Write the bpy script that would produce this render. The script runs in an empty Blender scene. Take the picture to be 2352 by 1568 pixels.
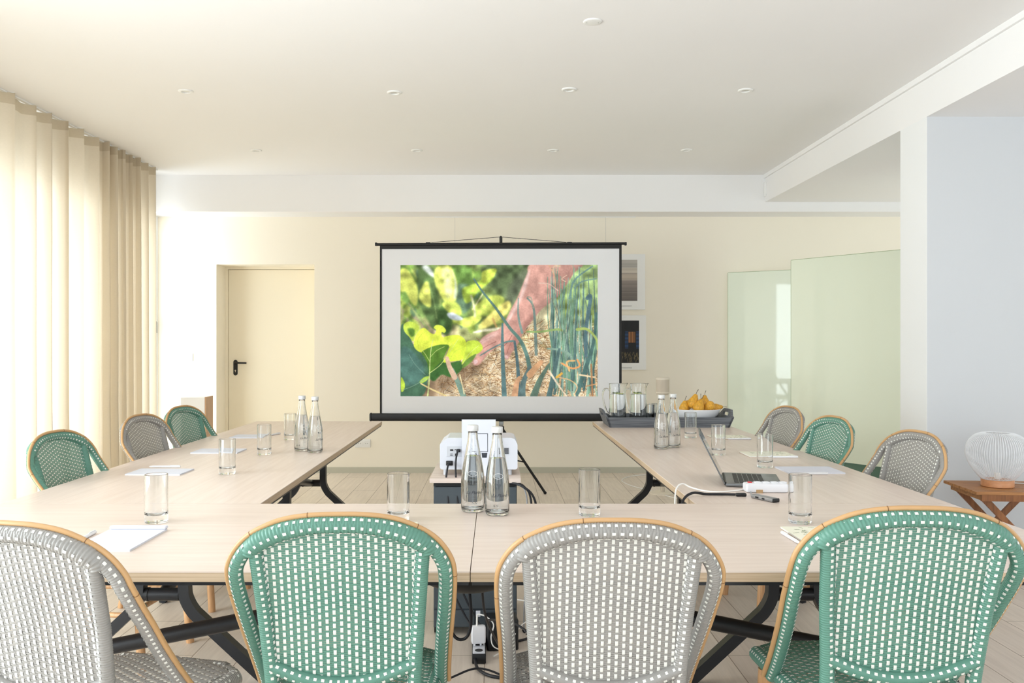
import bpy, math, random
import numpy as np
from mathutils import Vector, Matrix

C = bpy.context.scene.collection
PI = math.pi
F = 2010.0            # focal length in px of the 2352 px frame
CZ = 1.28             # eye height
EXPO = 0.29

# ------------------------------------------------------------------ camera
cam_data = bpy.data.cameras.new('camera')
cam_data.sensor_width = 36.0
cam_data.lens = F / 2352.0 * 36.0
cam_data.shift_x = (1176 - 1139) / 2352.0
cam_data.shift_y = (790 - 784) / 2352.0
cam_data.clip_start = 0.05
cam = bpy.data.objects.new('camera', cam_data)
C.objects.link(cam)
cam.location = (0, 0, CZ)
cam.rotation_euler = (PI / 2, 0, 0)
bpy.context.scene.camera = cam

# ------------------------------------------------------------------ render look
sc = bpy.context.scene
sc.view_settings.view_transform = 'Standard'
sc.view_settings.look = 'None'
sc.view_settings.exposure = EXPO
sc.view_settings.gamma = 1.0
sc.view_settings.use_curve_mapping = False
sc.cycles.max_bounces = 12
sc.cycles.diffuse_bounces = 6
sc.cycles.glossy_bounces = 4
sc.cycles.transmission_bounces = 10
sc.cycles.transparent_max_bounces = 12
sc.cycles.sample_clamp_indirect = 4.0
sc.cycles.use_denoising = True
sc.cycles.use_adaptive_sampling = True
sc.cycles.adaptive_threshold = 0.025

# ------------------------------------------------------------------ world
w = bpy.data.worlds.new('world')
sc.world = w
w.use_nodes = True
bg = w.node_tree.nodes['Background']
bg.inputs['Color'].default_value = (0.82, 0.9, 1.0, 1)
bg.inputs['Strength'].default_value = 1.3

# ------------------------------------------------------------------ daylight in the window openings
def area(name, loc, rot, sx, sy, power, col):
    l = bpy.data.lights.new(name, 'AREA')
    l.shape = 'RECTANGLE'; l.size = sx; l.size_y = sy
    l.energy = power; l.color = col
    o = bpy.data.objects.new(name, l)
    C.objects.link(o); o.location = loc; o.rotation_euler = rot
    return o

# daylight outside the curtained part of the long window wall on the left
area('daylight_left', (-3.95, 5.9, 1.25), (0, -PI / 2, 0), 2.5, 5.9, 240, (0.90, 0.96, 1.0))
# added fill outside unseen bays near the camera, left uncurtained for it
area('fill_left_near', (-3.95, 1.1, 1.25), (0, -PI / 2, 0), 2.5, 3.4, 310, (0.86, 0.94, 1.0))
# cooler daylight from the glazed side behind the camera
area('daylight_rear', (0.3, -2.75, 1.35), (-PI / 2, 0, PI), 5.6, 2.2, 95, (0.9, 0.95, 1.0))
# daylight from the glazed side of the right hand bay
area('daylight_right', (5.75, 1.2, 1.35), (0, PI / 2, 0), 2.2, 4.2, 25, (0.92, 0.96, 1.0))
area('fill_recess', (5.75, 7.1, 1.35), (0, PI / 2, 0), 2.2, 2.6, 24, (1.0, 0.97, 0.92))  # added fill lamp, brightens the recess from an unseen opening

# ------------------------------------------------------------------ materials
def srgb(r, g, b):
    f = lambda c: (c / 255 / 12.92) if c / 255 <= 0.04045 else ((c / 255 + 0.055) / 1.055) ** 2.4
    return (f(r), f(g), f(b), 1)

class NT:
    def __init__(s, name):
        s.m = bpy.data.materials.new(name); s.m.use_nodes = True
        s.t = s.m.node_tree; s.b = s.t.nodes['Principled BSDF']
    def n(s, kind, **kw):
        x = s.t.nodes.new(kind)
        for k, v in kw.items():
            if k in x.inputs: x.inputs[k].default_value = v
            else: setattr(x, k, v)
        return x
    def l(s, a, b): s.t.links.new(a, b)

def mat(name, rgb, rough=0.5, metal=0.0, spec=0.5, coat=0.0, noise=0.0, nscale=40, bump=0.0, bscale=200, trans=0, ior=1.45):
    k = NT(name); b = k.b
    b.inputs['Base Color'].default_value = srgb(*rgb)
    b.inputs['Roughness'].default_value = rough
    b.inputs['Metallic'].default_value = metal
    b.inputs['Specular IOR Level'].default_value = spec
    b.inputs['Coat Weight'].default_value = coat
    b.inputs['Transmission Weight'].default_value = trans
    b.inputs['IOR'].default_value = ior
    tc = k.n('ShaderNodeTexCoord')
    if noise:
        nz = k.n('ShaderNodeTexNoise', Scale=nscale, Detail=4.0)
        k.l(tc.outputs['Object'], nz.inputs['Vector'])
        mx = k.n('ShaderNodeMix', data_type='RGBA')
        c = srgb(*rgb)
        mx.inputs['A'].default_value = tuple(x * (1 - noise) for x in c[:3]) + (1,)
        mx.inputs['B'].default_value = tuple(min(1, x * (1 + noise)) for x in c[:3]) + (1,)
        k.l(nz.outputs['Fac'], mx.inputs['Factor'])
        k.l(mx.outputs['Result'], b.inputs['Base Color'])
    if bump:
        nb = k.n('ShaderNodeTexNoise', Scale=bscale, Detail=3.0)
        k.l(tc.outputs['Object'], nb.inputs['Vector'])
        bp = k.n('ShaderNodeBump', Strength=bump, Distance=0.002)
        k.l(nb.outputs['Fac'], bp.inputs['Height'])
        k.l(bp.outputs['Normal'], b.inputs['Normal'])
    return k.m

def wood(name, dark, light, axis='X', rough=0.45, stretch=(1.2, 22, 22), bump=0.05, detail=6.0):
    k = NT(name); b = k.b
    tc = k.n('ShaderNodeTexCoord')
    mp = k.n('ShaderNodeMapping')
    s = {'X': stretch, 'Y': (stretch[1], stretch[0], stretch[2]), 'Z': (stretch[1], stretch[2], stretch[0])}[axis]
    mp.inputs['Scale'].default_value = s
    k.l(tc.outputs['Object'], mp.inputs['Vector'])
    nz = k.n('ShaderNodeTexNoise', Scale=2.2, Detail=detail, Roughness=0.62, Distortion=0.3)
    k.l(mp.outputs['Vector'], nz.inputs['Vector'])
    rp = k.n('ShaderNodeValToRGB')
    rp.color_ramp.elements[0].position = 0.3; rp.color_ramp.elements[0].color = srgb(*dark)
    rp.color_ramp.elements[1].position = 0.62; rp.color_ramp.elements[1].color = srgb(*light)
    k.l(nz.outputs['Fac'], rp.inputs['Fac'])
    k.l(rp.outputs['Color'], b.inputs['Base Color'])
    b.inputs['Roughness'].default_value = rough
    bp = k.n('ShaderNodeBump', Strength=bump, Distance=0.002)
    k.l(nz.outputs['Fac'], bp.inputs['Height']); k.l(bp.outputs['Normal'], b.inputs['Normal'])
    return k.m

def plaster(name, rgb, bump=0.08):
    return mat(name, rgb, rough=0.85, spec=0.2, noise=0.012, nscale=1.5, bump=bump, bscale=60)

def floor_mat():
    k = NT('floor_planks'); b = k.b
    tc = k.n('ShaderNodeTexCoord')
    mp = k.n('ShaderNodeMapping'); mp.inputs['Rotation'].default_value = (0, 0, PI / 2)
    mp.inputs['Location'].default_value = (0, 0.045, 0)
    k.l(tc.outputs['Object'], mp.inputs['Vector'])
    br = k.n('ShaderNodeTexBrick', Scale=1.0)
    br.offset = 0.37
    br.inputs['Color1'].default_value = srgb(232, 220, 206)
    br.inputs['Color2'].default_value = srgb(222, 209, 196)
    br.inputs['Mortar'].default_value = srgb(150, 134, 118)
    br.inputs['Mortar Size'].default_value = 0.0022
    br.inputs['Mortar Smooth'].default_value = 0.2
    br.inputs['Brick Width'].default_value = 1.2
    br.inputs['Row Height'].default_value = 0.2
    k.l(mp.outputs['Vector'], br.inputs['Vector'])
    m2 = k.n('ShaderNodeMapping'); m2.inputs['Scale'].default_value = (16, 0.9, 1)
    k.l(tc.outputs['Object'], m2.inputs['Vector'])
    nz = k.n('ShaderNodeTexNoise', Scale=3.0, Detail=7.0, Roughness=0.65, Distortion=0.6)
    k.l(m2.outputs['Vector'], nz.inputs['Vector'])
    rp = k.n('ShaderNodeValToRGB')
    rp.color_ramp.elements[0].position = 0.3; rp.color_ramp.elements[0].color = (0.84, 0.83, 0.82, 1)
    rp.color_ramp.elements[1].position = 0.65; rp.color_ramp.elements[1].color = (1, 1, 1, 1)
    k.l(nz.outputs['Fac'], rp.inputs['Fac'])
    mx = k.n('ShaderNodeMix', data_type='RGBA', blend_type='MULTIPLY')
    mx.inputs['Factor'].default_value = 1.0
    k.l(br.outputs['Color'], mx.inputs['A']); k.l(rp.outputs['Color'], mx.inputs['B'])
    k.l(mx.outputs['Result'], b.inputs['Base Color'])
    b.inputs['Roughness'].default_value = 0.42
    bp = k.n('ShaderNodeBump', Strength=0.1, Distance=0.003)
    k.l(nz.outputs['Fac'], bp.inputs['Height']); k.l(bp.outputs['Normal'], b.inputs['Normal'])
    return k.m

def curtain_mat(name, rgb, trn, rgbt):
    k = NT(name); b = k.b
    tc = k.n('ShaderNodeTexCoord')
    mp = k.n('ShaderNodeMapping'); mp.inputs['Scale'].default_value = (60, 60, 420)
    k.l(tc.outputs['Object'], mp.inputs['Vector'])
    nz = k.n('ShaderNodeTexNoise', Scale=1.0, Detail=4.0)
    k.l(mp.outputs['Vector'], nz.inputs['Vector'])
    mx = k.n('ShaderNodeMix', data_type='RGBA')
    c = srgb(*rgb)
    mx.inputs['A'].default_value = tuple(x * 0.88 for x in c[:3]) + (1,)
    mx.inputs['B'].default_value = c
    k.l(nz.outputs['Fac'], mx.inputs['Factor'])
    b.inputs['Roughness'].default_value = 0.9
    b.inputs['Specular IOR Level'].default_value = 0.1
    k.l(mx.outputs['Result'], b.inputs['Base Color'])
    tr = k.n('ShaderNodeBsdfTranslucent')
    mt = k.n('ShaderNodeMix', data_type='RGBA')
    c2 = srgb(*rgbt)
    mt.inputs['A'].default_value = tuple(x * 0.9 for x in c2[:3]) + (1,)
    mt.inputs['B'].default_value = c2
    k.l(nz.outputs['Fac'], mt.inputs['Factor'])
    k.l(mt.outputs['Result'], tr.inputs['Color'])
    ms = k.n('ShaderNodeMixShader'); ms.inputs['Fac'].default_value = trn
    k.l(b.outputs['BSDF'], ms.inputs[1]); k.l(tr.outputs['BSDF'], ms.inputs[2])
    k.l(ms.outputs['Shader'], k.t.nodes['Material Output'].inputs['Surface'])
    return k.m

def pane_mat(name):
    k = NT(name)
    t = k.n('ShaderNodeBsdfTransparent'); t.inputs['Color'].default_value = (0.96, 0.97, 0.96, 1)
    g = k.n('ShaderNodeBsdfGlossy'); g.inputs['Roughness'].default_value = 0.02
    ms = k.n('ShaderNodeMixShader'); ms.inputs['Fac'].default_value = 0.06
    k.l(t.outputs['BSDF'], ms.inputs[1]); k.l(g.outputs['BSDF'], ms.inputs[2])
    k.l(ms.outputs['Shader'], k.t.nodes['Material Output'].inputs['Surface'])
    return k.m

def glass_mat(name, col, ior=1.45, rough=0.0):
    k = NT(name)
    g = k.n('ShaderNodeBsdfGlass'); g.inputs['Color'].default_value = col
    g.inputs['IOR'].default_value = ior; g.inputs['Roughness'].default_value = rough
    k.l(g.outputs['BSDF'], k.t.nodes['Material Output'].inputs['Surface'])
    return k.m

def emit_attr_mat(name, attr, strength):
    k = NT(name)
    a = k.n('ShaderNodeAttribute'); a.attribute_name = attr
    e = k.n('ShaderNodeEmission'); e.inputs['Strength'].default_value = strength
    k.l(a.outputs['Color'], e.inputs['Color'])
    k.l(e.outputs['Emission'], k.t.nodes['Material Output'].inputs['Surface'])
    return k.m

def attr_mat(name, attr):
    k = NT(name)
    a = k.n('ShaderNodeAttribute'); a.attribute_name = attr
    k.l(a.outputs['Color'], k.b.inputs['Base Color'])
    k.b.inputs['Roughness'].default_value = 0.6
    return k.m

M = dict(
    wall_white=plaster('wall_white', (238, 239, 240)),
    wall_shaded=plaster('wall_shaded', (208, 210, 213)),  # white wall with its front-face shade put into the colour
    wall_cream=plaster('wall_cream', (244, 237, 222)),
    ceiling=plaster('ceiling_paint', (241, 240, 240), 0.03),
    door=mat('door_paint', (238, 228, 205), 0.5),
    skirting=mat('skirting_paint', (192, 190, 174), 0.5),
    frame_white=mat('white_lacquer', (236, 236, 234), 0.4),
    floor=floor_mat(),
    curtain=curtain_mat('curtain_linen', (226, 215, 196), 0.34, (241, 232, 216)),
    hem=curtain_mat('curtain_heading', (205, 193, 172), 0.2, (236, 220, 190)),
    pane=pane_mat('window_pane'),
    table_x=wood('oak_veneer_across', (212, 194, 182), (222, 206, 195), 'X', 0.34),
    table_y=wood('oak_veneer_along', (212, 194, 182), (222, 206, 195), 'Y', 0.34),
    edge_x=wood('oak_edge_across', (172, 146, 116), (200, 176, 148), 'X', 0.5, (1.0, 30, 90)),
    edge_y=wood('oak_edge_along', (196, 166, 132), (222, 196, 164), 'Y', 0.5, (1.0, 30, 90)),
    black=mat('black_powder_coat', (22, 23, 27), 0.38),
    blackp=mat('black_plastic', (18, 18, 20), 0.45),
    screen_black=mat('black_screen_border', (24, 22, 21), 0.6),
    screen_white=mat('white_screen_cloth', (226, 226, 228), 0.9, spec=0.1),
    green=mat('green_plastic_cane', (88, 133, 117), 0.36, noise=0.06, nscale=25),
    grey=mat('grey_plastic_cane', (144, 141, 137), 0.38, noise=0.05, nscale=25),
    ivory=mat('white_plastic_cane', (218, 217, 210), 0.35),
    rattan=wood('rattan_pole', (196, 146, 94), (222, 176, 122), 'Z', 0.4, (2.0, 30, 30)),
    cane=mat('rattan_peel', (190, 150, 104), 0.35, noise=0.08, nscale=14),
    cane_node=mat('rattan_node', (120, 84, 50), 0.6),
    leg_wood=wood('rattan_leg', (176, 128, 84), (208, 162, 116), 'Z', 0.4, (2.0, 30, 30)),
    glass=glass_mat('clear_glass', (0.985, 0.99, 0.99, 1), 1.48),
    water=glass_mat('water', (0.985, 0.995, 1, 1), 1.33),
    cap=mat('silver_cap', (214, 214, 212), 0.35, metal=0.3),
    ink=mat('dark_ink', (52, 56, 66), 0.5),
    ink_blue=mat('blue_ink', (72, 84, 150), 0.5),
    ink_white=mat('white_ink', (240, 240, 240), 0.5),
    paper=mat('white_paper', (216, 218, 228), 0.8, spec=0.2),
    paper_edge=mat('pad_pages', (226, 224, 222), 0.9),
    cover=mat('cream_cover', (238, 236, 218), 0.6),
    sprig=mat('sprig_print', (120, 130, 96), 0.7),
    kraft=mat('kraft_board', (176, 146, 108), 0.8),
    pen=mat('white_pen', (228, 228, 230), 0.3),
    alu=mat('laptop_grey', (120, 122, 124), 0.35, metal=0.7),
    keys=mat('laptop_keys', (34, 35, 36), 0.5),
    lapglass=mat('laptop_screen', (20, 22, 22), 0.05, spec=0.8),
    strip_white=mat('white_socket_plastic', (226, 226, 230), 0.35),
    red=mat('red_switch', (200, 40, 50), 0.4),
    hub=mat('grey_hub', (150, 150, 152), 0.35, metal=0.6),
    cable_black=mat('black_cable', (22, 22, 28), 0.45),
    cable_white=mat('white_cable', (236, 234, 230), 0.45),
    cable_grey=mat('grey_cable', (150, 152, 158), 0.45),
    proj=mat('projector_white', (212, 214, 222), 0.35),
    proj_grey=mat('projector_grey', (196, 198, 204), 0.5),
    cabinet=mat('slate_metal', (72, 80, 86), 0.45),
    cabinet_dark=mat('slate_shadow_gap', (20, 22, 24), 0.6),
    board=wood('pale_board', (204, 186, 174), (222, 206, 196), 'X', 0.5),
    traym=wood('grey_stained_wood', (62, 66, 72), (112, 116, 122), 'X', 0.6, (1.5, 40, 60), 0.3),
    bowl=mat('white_porcelain', (242, 242, 244), 0.15, coat=0.5),
    pear=mat('yellow_pear', (214, 156, 52), 0.5, noise=0.55, nscale=90),
    stem=mat('pear_stem', (70, 50, 30), 0.7),
    mint=mat('green_leaf', (150, 176, 62), 0.5),
    lime=mat('lime_slice', (206, 214, 96), 0.4),
    speaker=mat('beige_speaker', (206, 194, 178), 0.8, bump=0.3, bscale=900),
    speaker_rim=mat('cream_speaker_rim', (226, 216, 200), 0.5),
    gglass=mat('green_glass_board', (226, 233, 214), 0.32, spec=0.6, coat=0.6),
    gdark=mat('dark_green_panel', (84, 116, 100), 0.4),
    gedge=mat('glass_board_edge', (150, 170, 130), 0.3),
    teak=wood('teak_slats', (140, 92, 50), (180, 126, 76), 'X', 0.5, (2, 30, 30)),
    teakd=wood('teak_legs', (110, 66, 34), (150, 96, 54), 'Z', 0.5, (2, 30, 30)),
    wire=mat('white_wire', (236, 238, 242), 0.35),
    lampbase=wood('copper_wood', (190, 128, 84), (214, 152, 106), 'X', 0.35),
    pedestal=mat('white_gloss_board', (240, 240, 240), 0.3),
    pedestal_wood=wood('tan_board', (186, 148, 116), (206, 170, 138), 'Z', 0.5),
    grey_metal=mat('grey_metal', (150, 152, 150), 0.4, metal=0.5),
    dark_hole=mat('dark_hole', (40, 40, 42), 0.8),
    brass=mat('brass_keyhole', (214, 206, 190), 0.3, metal=0.6),
    lens=mat('spot_lens', (206, 204, 198), 0.3),
)

# ------------------------------------------------------------------ mesh helpers
class MB:
    def __init__(s): s.v = []; s.f = []; s.m = []; s.n = 0
    def add(s, v, f, m=0):
        v = np.asarray(v, float).reshape(-1, 3)
        s.v.append(v)
        for q in f:
            s.f.append(tuple(int(i) + s.n for i in q)); s.m.append(m)
        s.n += len(v); return s
    def box(s, x0, x1, y0, y1, z0, z1, m=0, bev=0.0):
        if x0 > x1: x0, x1 = x1, x0
        if y0 > y1: y0, y1 = y1, y0
        if z0 > z1: z0, z1 = z1, z0
        b = min(bev, (x1 - x0) * .49, (y1 - y0) * .49, (z1 - z0) * .49)
        if b <= 0:
            v = [(x, y, z) for z in (z0, z1) for x, y in ((x0, y0), (x1, y0), (x1, y1), (x0, y1))]
            return s.add(v, [(3, 2, 1, 0), (4, 5, 6, 7), (0, 1, 5, 4), (1, 2, 6, 5), (2, 3, 7, 6), (3, 0, 4, 7)], m)
        rings = []
        for z, i in ((z0, b), (z0 + b * .3, b * .3), (z0 + b, 0), (z1 - b, 0), (z1 - b * .3, b * .3), (z1, b)):
            X0, X1, Y0, Y1 = x0 + i, x1 - i, y0 + i, y1 - i
            c = b * .7
            rings.append([(X0 + c, Y0, z), (X1 - c, Y0, z), (X1, Y0 + c, z), (X1, Y1 - c, z), (X1 - c, Y1, z), (X0 + c, Y1, z), (X0, Y1 - c, z), (X0, Y0 + c, z)])
        v = [p for r in rings for p in r]; f = []
        for k in range(5):
            for j in range(8):
                f.append((k * 8 + j, k * 8 + (j + 1) % 8, k * 8 + 8 + (j + 1) % 8, k * 8 + 8 + j))
        f.append(tuple(range(7, -1, -1))); f.append(tuple(range(40, 48)))
        return s.add(v, f, m)
    def prism(s, pts, y0, y1, m=0, axis='Y'):
        """polygon pts in a plane, extruded along axis (Y: pts=(x,z); X: pts=(y,z); Z: pts=(x,y))"""
        n = len(pts)
        def P(p, t): return {'Y': (p[0], t, p[1]), 'X': (t, p[0], p[1]), 'Z': (p[0], p[1], t)}[axis]
        v = [P(p, y0) for p in pts] + [P(p, y1) for p in pts]
        f = [tuple(range(n)), tuple(range(2 * n - 1, n - 1, -1))] + [(i, i + n, (i + 1) % n + n, (i + 1) % n) for i in range(n)]
        return s.add(v, f, m)
    def lathe(s, prof, c=(0, 0, 0), seg=32, m=0, sx=1, sy=1, cap=True):
        n = len(prof); v = []
        for r, z in prof:
            for j in range(seg):
                a = 2 * PI * j / seg
                v.append((c[0] + r * math.cos(a) * sx, c[1] + r * math.sin(a) * sy, c[2] + z))
        f = []
        for i in range(n - 1):
            for j in range(seg):
                f.append((i * seg + j, i * seg + (j + 1) % seg, (i + 1) * seg + (j + 1) % seg, (i + 1) * seg + j))
        if cap:
            f.append(tuple(range(seg - 1, -1, -1))); f.append(tuple((n - 1) * seg + j for j in range(seg)))
        return s.add(v, f, m)
    def tube(s, pts, r, seg=10, m=0, closed=False, ref=None, cap=True, sub=0):
        pts = np.array(pts, float)
        if sub: pts = spline(pts, sub, closed)
        n = len(pts); R = np.full(n, r) if np.isscalar(r) else np.interp(np.linspace(0, 1, n), np.linspace(0, 1, len(r)), r)
        T, N1, N2 = frames(pts, closed, ref)
        a = np.arange(seg) * 2 * PI / seg
        v = pts[:, None] + R[:, None, None] * (np.cos(a)[None, :, None] * N1[:, None] + np.sin(a)[None, :, None] * N2[:, None])
        f = []
        for i in range(n if closed else n - 1):
            k = (i + 1) % n
            for j in range(seg):
                f.append((i * seg + j, i * seg + (j + 1) % seg, k * seg + (j + 1) % seg, k * seg + j))
        if cap and not closed:
            f.append(tuple(range(seg - 1, -1, -1))); f.append(tuple((n - 1) * seg + j for j in range(seg)))
        return s.add(v, f, m)
    def sphere(s, c, rx, ry=None, rz=None, m=0, seg=20, rings=12):
        ry = rx if ry is None else ry; rz = rx if rz is None else rz
        prof = [(math.sin(PI * i / rings) + 1e-5, -math.cos(PI * i / rings)) for i in range(rings + 1)]
        n0 = len(s.v); s.lathe(prof, seg=seg, m=m)
        s.v[n0] = s.v[n0] * np.array([rx, ry, rz]) + np.array(c)
        return s
    def xform(s, mtx):
        A = np.array(mtx)
        s.v = [v @ A[:3, :3].T + A[:3, 3] for v in s.v]; return s
    def build(s, name, mats, parent=None, smooth=True, angle=40):
        me = bpy.data.meshes.new(name)
        V = np.concatenate(s.v)
        me.from_pydata(V.tolist(), [], s.f)
        if not isinstance(mats, (list, tuple)): mats = [mats]
        for m_ in mats: me.materials.append(m_)
        me.polygons.foreach_set('material_index', s.m)
        if smooth:
            me.shade_smooth()
            if angle: me.set_sharp_from_angle(angle=math.radians(angle))
        me.update()
        o = bpy.data.objects.new(name, me); C.objects.link(o)
        if parent: o.parent = parent
        return o

def spline(pts, sub, closed=False):
    P = np.array(pts, float); n = len(P); out = []
    for i in range(n if closed else n - 1):
        g = lambda k: P[k % n] if closed else P[min(max(k, 0), n - 1)]
        p0, p1, p2, p3 = g(i - 1), g(i), g(i + 1), g(i + 2)
        for j in range(sub):
            t = j / sub
            out.append(.5 * ((2 * p1) + (-p0 + p2) * t + (2 * p0 - 5 * p1 + 4 * p2 - p3) * t * t + (-p0 + 3 * p1 - 3 * p2 + p3) * t ** 3))
    if not closed: out.append(P[-1])
    return np.array(out)

def resample(pts, step, closed=False):
    P = np.array(pts, float)
    if closed: P = np.vstack([P, P[:1]])
    d = np.r_[0, np.cumsum(np.linalg.norm(np.diff(P, axis=0), axis=1))]
    n = max(2, int(round(d[-1] / step)))
    t = np.linspace(0, d[-1], n + 1)
    if closed: t = t[:-1]
    return np.stack([np.interp(t, d, P[:, k]) for k in range(3)], 1), t

def frames(P, closed=False, ref=None):
    n = len(P)
    if closed: T = np.roll(P, -1, 0) - np.roll(P, 1, 0)
    else: T = np.gradient(P, axis=0)
    T = T / (np.linalg.norm(T, axis=1)[:, None] + 1e-12)
    if ref is not None:
        r = np.array(ref, float)
        N1 = r - (T @ r)[:, None] * T
        N1 /= np.linalg.norm(N1, axis=1)[:, None] + 1e-9
    else:
        N1 = np.zeros_like(P)
        a = np.array([0, 0, 1.]) if abs(T[0][2]) < .9 else np.array([1., 0, 0])
        v = a - (a @ T[0]) * T[0]; v /= np.linalg.norm(v); N1[0] = v
        for i in range(1, n):
            v = N1[i - 1] - (N1[i - 1] @ T[i]) * T[i]; N1[i] = v / (np.linalg.norm(v) + 1e-12)
    N2 = np.cross(T, N1)
    return T, N1, N2

def dens(prof, e=.0007, step=.012):
    out = [prof[0]]
    for (a, b), (c, d) in zip(prof[:-1], prof[1:]):
        L = math.hypot(c - a, d - b)
        if L > 3 * e:
            n = max(1, int(L / step)); ts = [e / L] + [k / n for k in range(1, n)] + [1 - e / L]
            for t in sorted(ts): out.append((a + (c - a) * t, b + (d - b) * t))
        out.append((c, d))
    return out

def thing(name, label, cat, loc=(0, 0, 0), rz=0, group=None):
    o = bpy.data.objects.new(name, None); C.objects.link(o)
    o.location = loc; o.rotation_euler = (0, 0, rz)
    o.empty_display_size = 0.1
    o['label'] = label; o['category'] = cat
    if group: o['group'] = group
    return o
def tag(o, label, cat, group=None):
    o['label'] = label; o['category'] = cat
    if group: o['group'] = group
    return o
def struct(name, mb, m, parent=None, smooth=False):
    o = mb.build(name, m, parent, smooth=smooth)
    if not parent: o['kind'] = 'structure'
    return o
def dup(root, loc, rz, label, group=None, name=None):
    def cp(o, par):
        c = o.copy(); C.objects.link(c)
        if par: c.parent = par
        for ch in [x for x in kids.get(o, [])]: cp(ch, c)
        return c
    kids = {}
    for o in bpy.data.objects:
        if o.parent: kids.setdefault(o.parent, []).append(o)
    r = cp(root, None)
    r.location = loc; r.rotation_euler = (0, 0, rz); r['label'] = label
    if group: r['group'] = group
    return r
def PT(x, y, d): return ((x - 1139) / F * d, d, CZ - (y - 790) / F * d)
TZ = 0.73
def onT(x, y, z=TZ):
    d = F * (CZ - z) / (y - 790); return ((x - 1139) / F * d, d)

# ------------------------------------------------------------------ room shell
YB = 8.70; XL = -3.36; ZC = 2.895; XR = 2.57; ZR = 2.636; YR = -2.6; XE = 5.5
st = MB().box(XL - .3, XE + .3, YR - .3, YB + .6, -.1, 0); struct('floor', st, M['floor'])
st = MB().box(XL - .3, XR, YR - .3, YB + .3, ZC, ZC + .15); struct('ceiling', st, M['ceiling'])
# lower ceiling over the right-hand bay, its step is the long white beam face
st = MB().box(XR, XE + .3, YR - .3, YB + .3, ZR, ZC + .15); struct('ceiling_right', st, M['ceiling'])
st = MB().box(XR - .018, XR, YR, 8.36, ZC - .035, ZC); struct('trim_1', st, M['ceiling'])
# bulkhead across the back
st = MB().box(XL, XE, 8.36, YB, 2.545, ZC); struct('wall_back_bulkhead', st, M['ceiling'])
# back wall with the door recess
DX0, DX1, DZ = -2.779, -1.805, 2.072
st = MB().box(XL - .3, DX0, YB, YB + .34, 0, ZC).box(DX1, XE + .3, YB, YB + .34, 0, ZC).box(DX0, DX1, YB, YB + .34, DZ, ZC).box(DX0, DX1, YB + .34, YB + .5, 0, ZC)
struct('wall_back', st, M['wall_cream'])
# door
dr = thing('door_1', 'cream door set deep in the back wall', 'door', ((DX0 + DX1) / 2, YB + .30, 0)); del dr['label']; del dr['category']; dr['kind'] = 'structure'
hw = (DX1 - DX0) / 2
fr = MB().box(-hw, -hw + .03, -.02, .04, 0, DZ).box(hw - .02, hw, -.02, .04, 0, DZ).box(-hw + .03, hw - .02, -.02, .04, DZ - .025, DZ)
fr.build('door_frame', M['door'], dr, smooth=False)
MB().box(-hw + .032, hw - .022, -.008, .036, .008, DZ - .028, bev=.003).build('door_leaf', M['door'], dr, smooth=False)
hx = (541 - 1139) / F * (YB + .29) - (DX0 + DX1) / 2
hz = CZ - (844 - 790) / F * 9.0
mb = MB()
pl = [(hx + .021 * math.cos(a), hz + .059 + .021 * math.sin(a)) for a in np.linspace(0, PI, 10)] + [(hx + .021 * math.cos(a), hz - .059 + .021 * math.sin(a)) for a in np.linspace(PI, 2 * PI, 10)]
mb.prism(pl, -.016, -.008)
hd = mb.build('handle_plate', M['blackp'], dr, smooth=False)
MB().tube([(hx, -.014, hz + .05), (hx, -.055, hz + .05), (hx + .012, -.06, hz + .05), (hx + .125, -.06, hz + .048)], .0095, 12).build('handle_lever', M['blackp'], hd)
kx = MB().lathe([(.0065, 0), (.0065, .003)], seg=16).xform(Matrix.Translation((hx, -.0165, hz - .028)) @ Matrix.Rotation(PI / 2, 4, 'X')); kx.box(hx - .0025, hx + .0025, -.019, -.0165, hz - .046, hz - .03)
kx.build('keyhole', M['brass'], hd)

# stub wall on the right, one white wall: shade put into the front's colour
st = MB().box(XR + .002, XE + .3, 5.22, 5.56, 0, ZR); struct('wall_right_stub', st, M['wall_shaded'])
st = MB().box(XR, XR + .002, 5.22, 5.56, 0, ZR); struct('wall_right_lit_face', st, M['wall_white'])  # thin skin added so the side face stays at the lit tone
# left wall: header above the windows, piers at both ends
st = MB().box(XL - .12, XL, YR, 8.70, 2.46, ZC).box(XL - .12, XL, 8.62, 8.70, 0, 2.46).box(XL - .12, XL, YR, .1, 0, 2.46)
struct('wall_left', st, M['wall_white'])
# glazing bays on the left
ys = [.1, 1.55, 3.0, 4.4, 5.8, 7.2, 8.62]
for i in range(6):
    a, b = ys[i], ys[i + 1]
    wn = bpy.data.objects.new('window_%d' % (i + 1), None); C.objects.link(wn); wn.location = (XL - .05, (a + b) / 2, 0); wn['kind'] = 'structure'
    h = (b - a) / 2
    MB().box(-.03, .03, -h, -h + .06, 0, 2.46).box(-.03, .03, h - .06, h, 0, 2.46).box(-.03, .03, -h + .06, h - .06, 0, .07).box(-.03, .03, -h + .06, h - .06, 2.39, 2.46).build('window_frame', M['frame_white'], wn, smooth=False)
    MB().box(-.004, .004, -h + .06, h - .06, .07, 2.39).build('window_pane', M['pane'], wn, smooth=False)
    if i == 5:
        hb = MB().box(.03, .042, -h - .0, -h + .0, 0, 0)
        MB().box(.03, .04, h - .045, h - .015, 1.42, 1.56, bev=.003).tube([(.04, h - .03, 1.5), (.075, h - .03, 1.5), (.078, h - .03, 1.49), (.078, h - .03, 1.39)], .008, 10).build('window_handle', M['grey_metal'], wn)
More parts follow.
